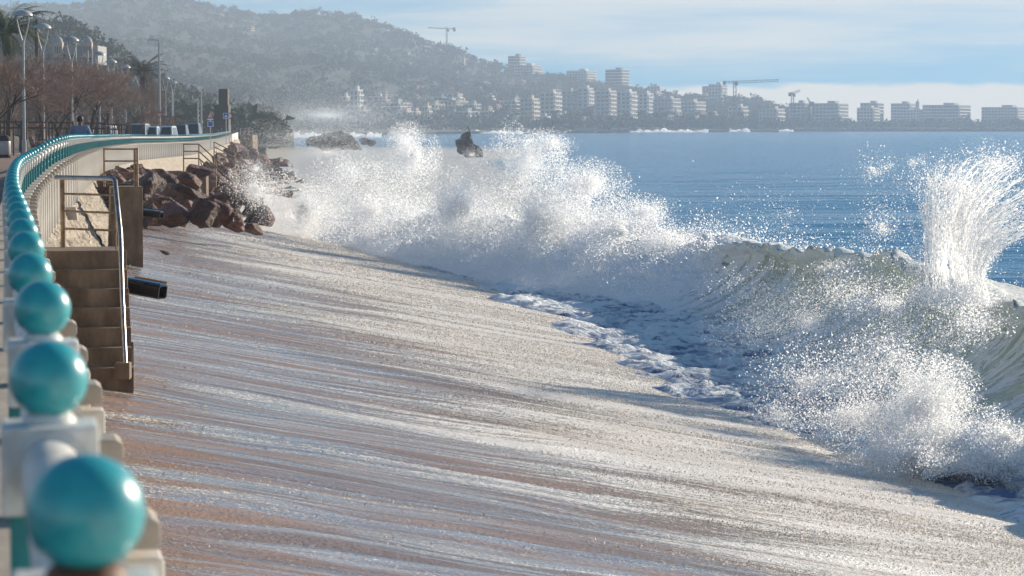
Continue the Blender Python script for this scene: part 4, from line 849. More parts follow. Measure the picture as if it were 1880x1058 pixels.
# palms
M['frond'] = mat('palm_frond', (0.13, 0.14, 0.045), 0.6, 0.4, 2.0, col2=(0.06, 0.085, 0.03)); M['frond_dry'] = mat('dry_palm_frond', (0.115, 0.10, 0.06), 0.7, 0.4, 2.0)
def palm(px, py, Y, label, nf, L, matl, droop, seed, fan=False):
    r = random.Random(seed); q = W(px, py, Y); o = empty('palm_tree', (q.x, Y, gz(Y)), label, 'palm')
    MB().path([(q.x, Y, gz(Y)), (q.x + 0.1, Y, (gz(Y) + q.z) / 2), (q.x, Y, q.z)], [0.38, 0.30, 0.36], 12).build('trunk', M['bark'], o, True)
    for k_ in range(nf):
        az = 2 * math.pi * k_ / nf * 2.618 + r.uniform(-.2, .2); el = r.uniform(-0.25, 1.3); Lk = L * r.uniform(.8, 1.1); fr = MB(); p = Vector((q.x, Y, q.z)); pts = [p]
        for s_ in range(8):
            e = el - droop * (s_ / 7) ** 1.3; p = p + Vector((math.cos(az) * math.cos(e), math.sin(az) * math.cos(e), math.sin(e))) * (Lk / 8); pts.append(p)
        fr.path(pts, [0.04 * (1 - k2 / 10) for k2 in range(9)], 3, False)
        for s_ in range(28):
            t = 0.12 + 0.86 * s_ / 27; i_ = min(int(t * 8), 7); b0 = pts[i_].lerp(pts[i_ + 1], t * 8 - i_); tg = (pts[i_ + 1] - pts[i_]).normalized(); sd = tg.cross(Vector((0, 0, 1))).normalized()
            ll = 0.62 * math.sin(math.pi * min(t + 0.12, 1.0)) ** 0.6 * L / 3.2
            for sg in (-1, 1):
                tip = b0 + (sd * sg * 0.8 + tg * 0.55 + Vector((0, 0, -0.28 + r.uniform(-.15, .15)))).normalized() * ll; w_ = tg * 0.035
                fr.add([b0 - w_, b0 + w_, tip], [(0, 1, 2)])
        fr.build('frond', matl, o)
    return o
palm(12, 62, 205, 'leafy green palm at the top left behind the nearest lamp', 46, 4.4, M['frond'], 1.35, 5)
palm(262, 138, 325, 'brownish palm with long drooping fronds right of the bare trees', 30, 4.6, M['frond_dry'], 1.2, 8)

# cars and vans parked beyond the balustrade
def car(px, py_roof, Y, w_px, label, colm, kind='car', face=1):
    q = W(px, py_roof, Y); zb = gz(Y) - 0.12; h = q.z - zb; Wd = w_px * mpp(Y); Ln = 4.3 if kind == 'car' else 5.0
    o = empty('parked_van' if kind == 'van' else 'parked_car', (q.x, Y, zb), label, kind)
    body = MB(); hb = h * (0.52 if kind == 'car' else 0.5); rr_ = 0.28
    prof = ([(-Ln / 2, 0.35), (-Ln / 2 + .05, hb * .8), (-Ln / 2 + .25, hb), (Ln / 2 - .9, hb), (Ln / 2 - .1, hb * .82), (Ln / 2, 0.4), (Ln / 2 - .1, 0.22), (-Ln / 2 + .1, 0.22)])
    cabp = [(-Ln / 2 + (.35 if kind == 'car' else .08), hb), (-Ln / 2 + (.85 if kind == 'car' else .25), h - .06), (-Ln / 2 + (1.2 if kind == 'car' else .5), h), (Ln / 2 - (2.0 if kind == 'car' else 1.7), h), (Ln / 2 - (1.75 if kind == 'car' else 1.5), h - .07), (Ln / 2 - (.95 if kind == 'car' else .8), hb)]
    ay = (0, 0, 1); A = (0, -1.0 * face, 0)       # the nose points to the camera for face = 1
    body.prism(prof, Wd, (q.x, Y, zb), A, ay, (1, 0, 0)).build('body', colm, o, False, 0.05)
    n = len(cabp); cab = MB(); vs_ = []
    for sgn in (-1, 1):
        for x_, z_ in cabp:
            t = (z_ - hb) / (h - hb); vs_.append(Vector((q.x + sgn * (Wd / 2 - .03 - .16 * t), Y - x_ * face, zb + z_)))
    cab.add(vs_, [tuple(range(n)), tuple(range(2 * n - 1, n - 1, -1))] + [(i_, i_ + n, (i_ + 1) % n + n, (i_ + 1) % n) for i_ in range(n)]).build('cabin', colm, o, False, 0.04)
    # glass: windscreen, rear window and the sides, proud of the cabin
    def pane(name, a_, b_, k0, k1, m_):
        pa, pb_ = Vector((0, a_[0], a_[1])), Vector((0, b_[0], b_[1])); nrm = Vector((0, (b_[1] - a_[1]), -(b_[0] - a_[0]))).normalized() * 0.015 * (1 if b_[0] > a_[0] else 1)
        pts = []
        for s_, sx in ((k0, -1), (k0, 1), (k1, 1), (k1, -1)):
            p_ = pa.lerp(pb_, s_); t = (p_.z - hb) / (h - hb); pts.append(Vector((q.x + sx * (Wd / 2 - .14 - .16 * t), Y - (p_.y) * face, zb + p_.z)))
        c_ = sum(pts, Vector()) / 4; out_ = (c_ - Vector((q.x, Y, zb + hb))); out_.x = 0; nn = (pts[1] - pts[0]).cross(pts[2] - pts[0]).normalized(); nn = nn if nn.dot(out_) > 0 else -nn
        MB().add([p_ + nn * 0.02 for p_ in pts] + [p_ - nn * 0.03 for p_ in pts], [(0, 1, 2, 3), (7, 6, 5, 4), (0, 4, 5, 1), (1, 5, 6, 2), (2, 6, 7, 3), (3, 7, 4, 0)]).build(name, m_, o)
    pane('windscreen', cabp[-1], cabp[-2], 0.1, 0.95, M['glass']); pane('rear_window', cabp[0], cabp[1], 0.15, 0.95, M['glass'])
    for sgn in (-1, 1):
        a0, a1, a2, a3 = cabp[0][0] + .45, cabp[1][0] + .35, cabp[-2][0] - .3, cabp[-1][0] - .35
        pts = [(a0, hb + .06), (a1, h - .14), (a2, h - .14), (a3, hb + .06)]; v_ = []
        for e_ in (0.018, -0.03):
            for x_, z_ in pts: t = (z_ - hb) / (h - hb); v_.append((q.x + sgn * (Wd / 2 - .03 - .16 * t + e_), Y - x_ * face, zb + z_))
        MB().add(v_, [(0, 1, 2, 3), (7, 6, 5, 4), (0, 4, 5, 1), (1, 5, 6, 2), (2, 6, 7, 3), (3, 7, 4, 0)]).build('side_window', M['glass'], o)
        for x_ in (-Ln / 2 + .8, Ln / 2 - .85):
            wh = MB().tube((q.x + sgn * (Wd / 2 - .2), Y - x_ * face, zb + .31), (q.x + sgn * (Wd / 2 + .01), Y - x_ * face, zb + .31), .31, n=18).build('wheel', M['rubber'], o)
            MB().tube((q.x + sgn * (Wd / 2), Y - x_ * face, zb + .31), (q.x + sgn * (Wd / 2 + .025), Y - x_ * face, zb + .31), .19, n=14).build('rim', M['lamp'], wh)
        MB().box((q.x + sgn * (Wd / 2 - .3), Y - (Ln / 2 - .04) * face, zb + hb * .72), (.36, .10, .16)).build('headlight', M['sign_white'], o, False, .02)
    return o
M['car_white'] = mat('white_car_paint', (0.62, 0.64, 0.64), 0.25, 0.05, coat=0.5); M['car_dark'] = mat('dark_car_paint', (0.03, 0.034, 0.042), 0.25, 0.1, coat=0.5); M['car_grey'] = mat('grey_car_paint', (0.16, 0.17, 0.18), 0.25, 0.1, coat=0.5); M['car_beige'] = mat('beige_car_paint', (0.5, 0.46, 0.40), 0.3, 0.1, coat=0.4)
car(251, 227, 262, 44, 'pale van with a dark side parked left of the give-way sign', M['car_beige'], 'van')
car(281, 232, 245, 24, 'small white car with a big windscreen left of the give-way sign post', M['car_white'])
car(308, 231.5, 240, 28, 'white van with a wide windscreen right of the give-way sign post', M['car_white'], 'van')
car(333, 229, 275, 24, 'dark car between the white van and the grey car', M['car_dark'])
car(356, 226, 285, 25, 'grey off-road car driving with its headlights on', M['car_grey'])
car(201, 230, 238, 20, 'white van half hidden right of the walker', M['car_white'], 'van')

# stepped dark tower by the end of the wall
q0, q1 = W(392, 193, 400), W(419, 240, 400); o = empty('dark_tower', ((q0.x + q1.x) / 2, 402, 3.0), 'dark brown stepped tower block near the end of the sea wall', 'tower')
MB().box(((q0.x + q1.x) / 2, 402, (q0.z + 2.5) / 2), (q1.x - q0.x, 3, q0.z - 2.5)).build('lower_block', M['dark_tower'], o, False, 0.03)
r0, r1 = W(400, 163, 400), W(417, 193, 400); MB().box(((r0.x + r1.x) / 2, 402, (r0.z + q0.z) / 2), (r1.x - r0.x, 2.2, r0.z - q0.z)).build('upper_block', M['dark_tower'], o, False, 0.03)
# brown fence on the far side of the road
fa, fb = W(250, 207, 330), W(322, 214, 350); o = empty('brown_fence', ((fa.x + fb.x) / 2, 340, gz(340)), 'brown slatted fence above the parked vans', 'fence')
for k_ in range(26):
    p = fa.lerp(fb, k_ / 25); MB().box((p.x, p.y, (p.z + gz(340)) / 2), (0.13, 0.05, p.z - gz(340))).build('slat', M['wood'], o)
for t in (0.25, 0.9): MB().box(((fa.x + fb.x) / 2, 340.08, gz(340) + (fa.z - gz(340)) * t), (fb.x - fa.x, 0.06, 0.12)).build('cross_bar', M['wood'], o)

# ------------------------------------------------------------------ the walker
def skin_mesh(name, pts, edges, rads, matl, root=0):
    me = bpy.data.meshes.new(name); me.from_pydata(pts, edges, []); me.materials.append(matl); o = link(name, me)
    md = o.modifiers.new('skin', 'SKIN')
    if not me.skin_vertices: 
        bm = bmesh.new(); bm.from_mesh(me); bm.verts.layers.skin.verify(); bm.to_mesh(me); bm.free()
    for i_, r_ in enumerate(rads): me.skin_vertices[0].data[i_].radius = r_ if isinstance(r_, tuple) else (r_, r_)
    me.skin_vertices[0].data[root].use_root = True
    md.use_smooth_shade = True; sb = o.modifiers.new('subd', 'SUBSURF'); sb.levels = 2; sb.render_levels = 2; return o
Yp = 104; q = W(147, 213, Yp); zg = q.z - 1.80 * 1.08; X = q.x
bp = [(0, 0, .95), (0, 0, 1.15), (0, 0.01, 1.36), (0, 0, 1.50), (0, -0.01, 1.60), (0, -0.01, 1.70),
      (-.10, 0, .90), (-.12, -.02, .50), (-.12, .04, .09), (-.13, -.12, .045), (.10, 0, .90), (.13, .06, .50), (.14, .16, .09), (.14, .02, .045),
      (-.21, 0.02, 1.42), (-.29, 0.03, 1.15), (-.27, -.06, .90), (-.26, -.10, .82), (.21, 0.02, 1.42), (.29, 0.03, 1.15), (.27, -.02, .90), (.26, -.04, .82)]
be = [(0, 1), (1, 2), (2, 3), (3, 4), (4, 5), (0, 6), (6, 7), (7, 8), (8, 9), (0, 10), (10, 11), (11, 12), (12, 13), (2, 14), (14, 15), (15, 16), (16, 17), (2, 18), (18, 19), (19, 20), (20, 21)]
br_ = [(.15, .11), (.15, .11), (.17, .12), .06, .085, .092, .085, .06, .045, .04, .085, .06, .045, .04, .06, .05, .04, .035, .06, .05, .04, .035]
per = skin_mesh('person', bp, be, br_, M['skin']); per.location = (X, Yp, zg); per.scale = (1.12, 1.08, 1.08); tag(per, 'person in a grey-blue jacket seen from behind, walking beyond the balustrade', 'person')
for side in (-1, 1):          # fingers and thumb of each hand
    for f_ in range(5):
        a0 = (side * .26 + (f_ - 2) * .017, -.05 - .02 * abs(f_ - 2), .80); ln_ = (.055, .075, .08, .075, .06)[f_] if f_ != 0 else .05
        a1 = (a0[0] - side * (.0 if f_ else .03), a0[1] - .02, a0[2] - ln_ * .6); a2 = (a1[0] - side * .01, a1[1] + .01, a1[2] - ln_ * .45)
        MB().path([a0, a1, a2], [.010, .009, .007], 6).build('finger', M['skin']).parent = per
jk = skin_mesh('jacket', [(0, 0, .82), (0, 0, 1.05), (0, .01, 1.30), (0, 0, 1.47), (-.23, .02, 1.40), (-.315, .03, 1.14), (-.29, -.05, .92), (.23, .02, 1.40), (.315, .03, 1.14), (.29, -.01, .92)], [(0, 1), (1, 2), (2, 3), (2, 4), (4, 5), (5, 6), (2, 7), (7, 8), (8, 9)],
               [(.20, .16), (.21, .17), (.22, .17), (.11, .10), .095, .082, .06, .095, .082, .06], M['jacket']); jk.parent = per
tr_ = skin_mesh('trousers', [(0, 0, .93), (-.10, 0, .86), (-.12, -.02, .50), (-.12, .04, .12), (.10, 0, .86), (.13, .06, .50), (.14, .16, .12)], [(0, 1), (1, 2), (2, 3), (0, 4), (4, 5), (5, 6)], [(.17, .13), .10, .078, .065, .10, .078, .065], M['trousers']); tr_.parent = per
hm = MB().lathe([(.085, 1.60), (.104, 1.65), (.108, 1.70), (.098, 1.755), (.065, 1.79), (.01, 1.80)], 16).build('hair', M['hair'], None, True); hm.parent = per; hm.location = (0, -.012, 0)
for side in (-1, 1): MB().box((side * .098, .0, 1.655), (.02, .035, .06)).build('ear', M['skin'], None, False, .006).parent = per
MB().box((0, .095, 1.64), (.03, .04, .05), taper=.6).build('nose', M['skin'], None, False, .008).parent = per
for side in (-1, 1): MB().lathe([(.002, -.006), (.008, 0), (.002, .006)], 8, (side * .032, .085, 1.672)).build('eye', M['hair']).parent = per
MB().box((0, .088, 1.605), (.045, .01, .01)).build('mouth', M['rust']).parent = per
for side, y_, in ((-1, -.06), (1, .06)): MB().box((side * .135, y_ + .05 - (.06 if side < 0 else 0.0), .035), (.10, .27, .07)).build('shoe', M['rubber'], None, False, .025).parent = per
# ------------------------------------------------------------------ the far shore: hills, woods, town
RIDGE = [(-900, 40), (-500, 30), (-200, 16), (0, 16), (60, 12), (130, 14), (170, 8), (220, -4), (300, -6), (350, 6), (430, 19), (480, 29), (520, 34), (560, 25), (585, 20), (620, 27), (660, 36), (700, 46), (740, 60), (780, 79), (830, 88), (860, 103), (910, 119),
         (950, 130), (1000, 134), (1060, 146), (1110, 151), (1150, 159), (1200, 165), (1240, 172), (1290, 174), (1340, 178), (1400, 181), (1440, 196), (1480, 209), (1560, 218), (1880, 221), (2400, 222), (2900, 224)]
def shoreY(px): return np.interp(px, [-900, 300, 430, 900, 1200, 1500, 1880, 2900], [1150, 1250, 1350, 1900, 2150, 2500, 2750, 3100])
def ridgeY(px): return np.interp(px, [-900, 500, 1000, 1500, 2900], [3300, 3500, 3200, 3050, 3500])
KNOLL = [(-900, 60), (-200, 50), (0, 52), (60, 55), (95, 57), (120, 52), (150, 64), (190, 86), (215, 110), (232, 124), (270, 150), (320, 178), (400, 205), (470, 224), (540, 233)]
def hill_pts(px, u, ridge, Ys, Yr, pw=1.25):
    py = np.interp(px, [a for a, b in ridge], [b for a, b in ridge]) + (7 + 6 * sstep(px, 700, 1100) if ridge is RIDGE else 0)
    zr = CAMZ + (HZ - py) * Yr / F; z0 = np.full_like(px, 1.6)
    uu = np.clip(u, 0, 1); Y = Ys + (Yr - Ys) * u
    z = z0 + (zr - z0) * (0.25 * uu + 0.75 * uu ** pw * (1 - 0.15 * np.sin(uu * math.pi))) - np.maximum(u - 1, 0) * 400
    X = (px - CX) / F * Y
    n_ = fbm(np.stack([X / 260, Y / 260, 0 * X], 1), 4)
    return np.stack([X, Y, z + n_ * 0.09 * np.maximum(zr - 3, 0) * np.sin(np.clip(uu, 0, 1) * math.pi)], 1)
M['hill'] = mat('hillside', (0.05, 0.055, 0.035), 0.95, 0.4, 0.02)
def hill(name, pxs, us, ridge, fYs, fYr):
    PX, U = np.meshgrid(pxs, us, indexing='ij'); PX, U = PX.ravel(), U.ravel()
    return tag(link(name, np_mesh(name, hill_pts(PX, U, ridge, fYs(PX), fYr(PX)), grid_faces(len(pxs), len(us)), M['hill'], True)), kind='structure')
hill('hill', np.arange(-900, 2901, 10.0), np.concatenate([[-0.03], np.linspace(0, 1, 50), [1.1, 1.3]]), RIDGE, shoreY, ridgeY)
hill('knoll', np.arange(-900, 541, 8.0), np.concatenate([np.linspace(0, 1, 24), [1.15]]), KNOLL, lambda p: 0 * p + 520., lambda p: 0 * p + 1050.)
# woods: leafy clumps scattered over the slopes
M['leaf'] = mat('evergreen_leaves', (0.062, 0.080, 0.042), 0.9, 0.4, 0.09, col2=(0.032, 0.05, 0.028))
def clump_proto(seed, n=64):
    """a crown of leafy tufts: triangles through an uneven volume"""
    r = np.random.default_rng(seed); lob = r.normal(size=(6, 3)); lob /= np.linalg.norm(lob, axis=1)[:, None]; lob *= np.array([.55, .55, .35]); C = lob[r.integers(0, 6, n)] + r.normal(size=(n, 3)) * .27; C[:, 2] *= .8
    return C
PRO = [clump_proto(s_) for s_ in range(7)]
def woods(name, base, hgt, label, per=46):
    base = np.asarray(base); n = len(base); K = rng.integers(0, 7, n); Cs = np.stack([PRO[k][:per] for k in K])
    Cs = Cs * hgt[:, None, None] * np.array([.62, .62, .62]) + base[:, None, :] + np.array([0, 0, 1]) * hgt[:, None, None] * 0.45
    V, T = shreds(Cs.reshape(-1, 3), np.repeat(hgt, per) * rng.uniform(.07, .20, n * per)); return tag(link(name, np_mesh(name, V, T, M['leaf'], False)), label, 'trees', kind='stuff')
n = 5600; px = rng.uniform(-60, 1960, n); u = rng.uniform(0.02, 1.02, n) ** 0.8
ok = (px < 1480) | (u < 0.35); px, u = px[ok], u[ok]
B = hill_pts(px, u, RIDGE, shoreY(px), ridgeY(px)); hg = rng.uniform(6, 11, len(B)) * np.where(rng.uniform(size=len(B)) < .08, 1.5, 1.0)
woods('hillside_woods', B, hg, 'hazy evergreen woods covering the hills behind the bay', 40)
px = rng.uniform(-60, 1500, 520); B = hill_pts(px, np.full(520, 1.0), RIDGE, shoreY(px), ridgeY(px)); woods('ridge_trees', B, rng.uniform(5, 13, 520), 'uneven row of trees along the skyline of the hill', 46)
px = rng.uniform(-60, 500, 1900); u = rng.uniform(0.05, 1.0, 1900); B = hill_pts(px, u, KNOLL, 0 * px + 520., 0 * px + 1050.); woods('knoll_woods', B, rng.uniform(4, 8, 1900), 'dark green woods on the low hill behind the promenade', 46)
n = 420; px = rng.uniform(430, 1500, n); B = hill_pts(px, rng.uniform(0.0, 0.05, n), RIDGE, shoreY(px), ridgeY(px)); woods('shore_trees', B, rng.uniform(6, 12, n), 'grey-green belt of trees along the far waterfront', 46)

# ------------------------------------------------------------------ buildings of the town
WALLC = {'white': (0.62, 0.60, 0.56), 'cream': (0.60, 0.50, 0.36), 'yellow': (0.60, 0.44, 0.22), 'pink': (0.50, 0.38, 0.33), 'grey': (0.36, 0.36, 0.36), 'dark': (0.13, 0.14, 0.15), 'orange': (0.55, 0.34, 0.18)}  # orange: warm light on one house put into its wall colour
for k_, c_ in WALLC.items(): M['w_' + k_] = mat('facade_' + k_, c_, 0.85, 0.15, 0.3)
M['tiles'] = mat('roof_tiles', (0.30, 0.14, 0.09), 0.85, 0.25, 0.5); M['balc'] = mat('balcony_white', (0.72, 0.70, 0.66), 0.8, 0.1, 0.3)
def surf_hit(px, py):
    u = np.linspace(0, 1, 160); p = np.full(160, float(px)); S = hill_pts(p, u, RIDGE, shoreY(p), ridgeY(p)); yy = HZ - (S[:, 2] - CAMZ) / S[:, 1] * F
    i = int(np.argmin(np.abs(yy - py))); return S[i]
def building(x0, x1, yt, yb, col, label, storeys=None, balc=True, roof=False, th=24, depth=1.1, Yoff=0.0, group=None, win=True, Yfix=None):
    cx = (x0 + x1) / 2; s = surf_hit(cx, yb); Y = Yfix or max(s[1] + Yoff, float(shoreY(cx)) + 25); pm = mpp(Y); w = (x1 - x0) * pm; q = W(cx, yt, Y); zb = W(cx, yb, Y).z; z0 = min(zb, s[2] if not Yfix else zb) - 5
    t = math.radians(th); a = w / (math.cos(t) + depth * math.sin(t)); b_ = a * depth
    o = empty('villa' if roof and storeys and storeys < 4 else 'apartment_building', (q.x, Y, zb), label, 'building', group, rz=-t)
    H = q.z - zb; nS = storeys or max(2, round(H / 3.3)); fh = H / nS
    def pbox(name, c, size, m_, taper=1.0, kind=None):
        ob = link(name, MB().box(c, size, taper=taper).mesh(name, m_), o)
        if kind: ob['kind'] = kind
        return ob
    pbox('wall', (0, 0, (H + z0 - zb) / 2), (a, b_, H - (z0 - zb)), M['w_' + col])
    for k_ in range(nS):
        z_ = fh * (k_ + 0.5)
        if win:
            wn_ = MB(); nw = max(2, int(a / 3.2)); nb = max(2, int(b_ / 3.2))
            for i_ in range(nw): wn_.box((-a / 2 + a * (i_ + .5) / nw, -b_ / 2 - 0.02, z_ + .1), (a / nw * .55, 0.16, fh * .55))
            for i_ in range(nb): wn_.box((a / 2 + 0.02, -b_ / 2 + b_ * (i_ + .5) / nb, z_ + .1), (0.16, b_ / nb * .55, fh * .55))
            ob = link('window_row', wn_.mesh('window_row', M['glass']), o); ob['kind'] = 'stuff'
        if balc and k_ > 0:
            bb = MB(); e = 1.3
            bb.box((0, -b_ / 2 - e / 2, fh * k_ + .35), (a * .96, e, .95)); bb.box((a / 2 + e / 2, -e * .5, fh * k_ + .35), (e, b_ * .92, .95)); ob = link('balcony', bb.mesh('balcony', M['balc']), o)
    if roof: pbox('roof', (0, 0, H + fh * .22), (a * 1.08, b_ * 1.08, fh * .5), M['tiles'], 0.45)
    else:
        pbox('parapet', (0, 0, H + .25), (a * 1.02, b_ * 1.02, .5), M['balc']); pbox('roof_box', (a * .12, 0, H + 1.6), (a * .3, b_ * .35, 2.4), M['w_' + col])
    return o
BL = [
 (955, 990, 182, 237, 'yellow', 'narrow yellow hotel with rows of small balconies, nearest the spray', 0), (992, 1031, 171, 234, 'cream', 'cream hotel with scalloped balcony rows beside the yellow one', 0),
 (1030, 1060, 168, 218, 'grey', 'grey-white banded block right of the cream hotel', 0), (1060, 1090, 163, 218, 'white', 'taller white banded block right of the grey-white one', 0),
 (1088, 1100, 181, 216, 'cream', 'thin low house between two banded blocks', 0), (1094, 1132, 168, 226, 'pink', 'banded block with a pink blank gable', 0), (1132, 1170, 170, 233, 'white', 'big white balconied block on the waterfront, centre of the row', 0),
 (1172, 1198, 173, 228, 'white', 'white block at the right end of the waterfront row', 0), (1300, 1336, 156, 198, 'white', 'white tower block with dotted balconies left of the big crane', 0),
 (1040, 1096, 131, 150, 'white', 'long low white slab on the skyline', 0), (1111, 1156, 129, 162, 'dark', 'dark square block on the skyline', 0), (933, 965, 104, 124, 'dark', 'dark tower block on the skyline, leftmost', 0),
 (944, 996, 121, 142, 'white', 'white stepped terraces below the dark skyline tower', 0), (848, 854.5, 108, 136, 'cream', 'slender pale bell tower on the wooded slope', 0),
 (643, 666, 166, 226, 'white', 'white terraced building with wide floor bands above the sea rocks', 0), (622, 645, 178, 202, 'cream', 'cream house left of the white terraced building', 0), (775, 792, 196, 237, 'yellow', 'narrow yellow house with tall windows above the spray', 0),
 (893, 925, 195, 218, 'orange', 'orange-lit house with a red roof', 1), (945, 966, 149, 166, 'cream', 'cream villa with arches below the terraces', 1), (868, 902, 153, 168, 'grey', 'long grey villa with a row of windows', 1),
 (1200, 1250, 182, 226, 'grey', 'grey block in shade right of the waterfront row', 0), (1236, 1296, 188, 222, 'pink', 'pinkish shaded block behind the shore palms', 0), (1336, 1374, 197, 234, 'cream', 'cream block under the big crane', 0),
 (1392, 1442, 201, 236, 'pink', 'pale pink block with vertical strips right of the big crane', 0), (1448, 1490, 190, 234, 'grey', 'grey balconied block under the small crane', 0), (1488, 1560, 191, 236, 'grey', 'long grey block right of the small crane', 0),
 (1572, 1616, 199, 234, 'cream', 'cream block with lit windows among the right-hand quays', 0), (1578, 1624, 190, 214, 'grey', 'grey block set behind the cream one at the right', 0), (1634, 1684, 191, 230, 'grey', 'grey stepped block left of the long dark one', 0),
 (1664, 1698, 202, 234, 'white', 'white banded block in front of the long dark one', 0), (1690, 1786, 194, 234, 'grey', 'longest dark grey block at the right', 0), (1681, 1688.5, 187, 206, 'grey', 'small tower at the left end of the longest dark grey block', 0),
 (1798, 1892, 198, 235, 'grey', 'grey block at the right edge of the picture', 0), (700, 752, 190, 212, 'grey', 'grey hazy block above the left spray plume', 0), (800, 850, 186, 212, 'grey', 'grey hazy block left of the orange-lit house', 0), (925, 958, 186, 222, 'grey', 'grey block left of the yellow hotel', 0),
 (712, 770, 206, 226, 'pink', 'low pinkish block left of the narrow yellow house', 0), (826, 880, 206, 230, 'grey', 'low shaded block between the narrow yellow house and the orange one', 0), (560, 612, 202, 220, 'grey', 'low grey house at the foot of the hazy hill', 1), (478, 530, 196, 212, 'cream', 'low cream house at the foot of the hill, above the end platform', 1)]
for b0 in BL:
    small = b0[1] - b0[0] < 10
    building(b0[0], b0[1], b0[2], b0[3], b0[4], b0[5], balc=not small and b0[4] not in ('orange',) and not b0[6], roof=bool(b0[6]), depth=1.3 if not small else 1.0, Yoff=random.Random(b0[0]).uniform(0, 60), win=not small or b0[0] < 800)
# the crowded town at the foot of the hill
tr2 = random.Random(77)
for k_ in range(64):
    px = tr2.uniform(630, 1330); w = tr2.uniform(14, 40); lo = 214 if px < 1000 else 206; yb = tr2.uniform(lo - 26, 236); hh = tr2.uniform(9, 24)
    building(px - w / 2, px + w / 2, yb - hh, yb, tr2.choice(['white', 'cream', 'cream', 'pink', 'grey', 'yellow', 'grey']), 'hazy pale block in the crowded town at the foot of the hill', balc=tr2.random() < .5, roof=tr2.random() < .45, th=tr2.uniform(8, 38), depth=tr2.uniform(.7, 1.6), group='blocks of the crowded town')
# villas scattered through the woods (seen as pale specks)
vr = random.Random(31)
for k_ in range(70):
    px = vr.choice([vr.uniform(380, 800), vr.uniform(640, 960), vr.uniform(740, 900)]); rp = float(np.interp(px, [a for a, b in RIDGE], [b for a, b in RIDGE])); py = vr.uniform(rp + 10, 222); w = vr.uniform(8, 20)
    building(px - w / 2, px + w / 2, py - vr.uniform(5, 9), py, vr.choice(['white', 'white', 'cream', 'pink']), 'small pale villa among the trees of the hazy hillside', storeys=2, balc=False, roof=True, th=vr.uniform(10, 40), group='villas on the hillside')
# twin-domed villa on the low hill behind the promenade
qv = W(135, 112, 560); o = empty('domed_villa', (qv.x, 560, qv.z), 'old grey villa with two domed turrets on the low hill', 'villa'); pm = mpp(560)
MB().box((qv.x, 562, qv.z + 10 * pm), (100 * pm, 12, 34 * pm)).build('wall', M['w_grey'], o)
for px in (107, 161):
    t0 = W(px, 92, 555); MB().box((t0.x, 555, t0.z), (17 * pm, 17 * pm, 28 * pm)).build('turret', M['w_pink'], o)
    MB().lathe([(8.5 * pm, 0), (8 * pm, 4 * pm), (5.5 * pm, 8 * pm), (1.2 * pm, 10.5 * pm), (.4 * pm, 13 * pm)], 14, (t0.x, 555, t0.z + 14 * pm)).build('dome', M['w_grey'], o, True)
    for k_ in (-1, 0, 1): MB().box((t0.x + k_ * 4.6 * pm, 555 - 8.6 * pm, t0.z), (2.6 * pm, .2, 12 * pm)).build('window', M['glass'], o)
for k_ in range(6):
    w0 = W(88 + 15.5 * k_, 105, 556); MB().box((w0.x, 555.9, w0.z), (7 * pm, .3, 9 * pm)).build('window', M['glass'], o)

# cranes
M['crane'] = mat('crane_steel', (0.10, 0.10, 0.10), 0.6, 0.2)
def lattice(mb, p0, p1, w, r):
    p0, p1 = Vector(p0), Vector(p1); t = (p1 - p0); L = t.length; t.normalize(); a = t.cross(Vector((0, 1, 0.01))).normalized(); b_ = t.cross(a); c4 = [(a * x + b_ * y) * w / 2 for x, y in ((-1, -1), (1, -1), (1, 1), (-1, 1))]
    for c_ in c4: mb.tube(p0 + c_, p1 + c_, r, n=4)
    n_ = max(3, int(L / (w * 1.6)))
    for k_ in range(n_):
        for i_ in range(4):
            A_, B_ = c4[i_], c4[(i_ + 1) % 4]
            if k_ % 2: A_, B_ = B_, A_
            mb.tube(p0 + t * (L * k_ / n_) + A_, p0 + t * (L * (k_ + 1) / n_) + B_, r * .7, n=3)
def crane(px, pybase, pyjib, jx0, jx1, jy1, Y, label, w=2.2, cw=True):
    o = empty('tower_crane', W(px, pybase, Y), label, 'crane', 'tower cranes'); r = .22
    a_ = MB(); lattice(a_, W(px, pybase, Y) - Vector((0, 0, 8)), W(px, pyjib - 3, Y), w, r); a_.build('mast', M['crane'], o)
    a_ = MB(); lattice(a_, W(px, pyjib, Y), W(jx1, jy1, Y), w * .75, r * .8); a_.build('jib', M['crane'], o)
    a_ = MB(); lattice(a_, W(px, pyjib, Y), W(jx0, pyjib, Y), w * .7, r * .8); a_.build('counter_jib', M['crane'], o)
    q = W(jx0 + 2, pyjib + 1.5, Y); MB().box(q, (5 * mpp(Y), 2, 7 * mpp(Y))).build('counterweight', M['crane'], o)
    q = W(px + 2.5, pyjib + 3, Y); MB().box(q, (2.6, 2.4, 2.8)).build('cab', M['crane'], o)
    return o
crane(1349, 205, 151, 1328, 1430, 148, 2300, 'big tower crane with a long level jib above the town')
crane(1455, 200, 172, 1448, 1469, 166, 2500, 'short stubby tower crane right of the big one')
crane(1487, 196, 189, 1490, 1482, 179, 2550, 'small leaning crane jib at the right of the stubby crane', 1.4)
crane(820, 74, 53, 832, 786, 51, 3200, 'thin distant tower crane on the wooded ridge', 1.4)
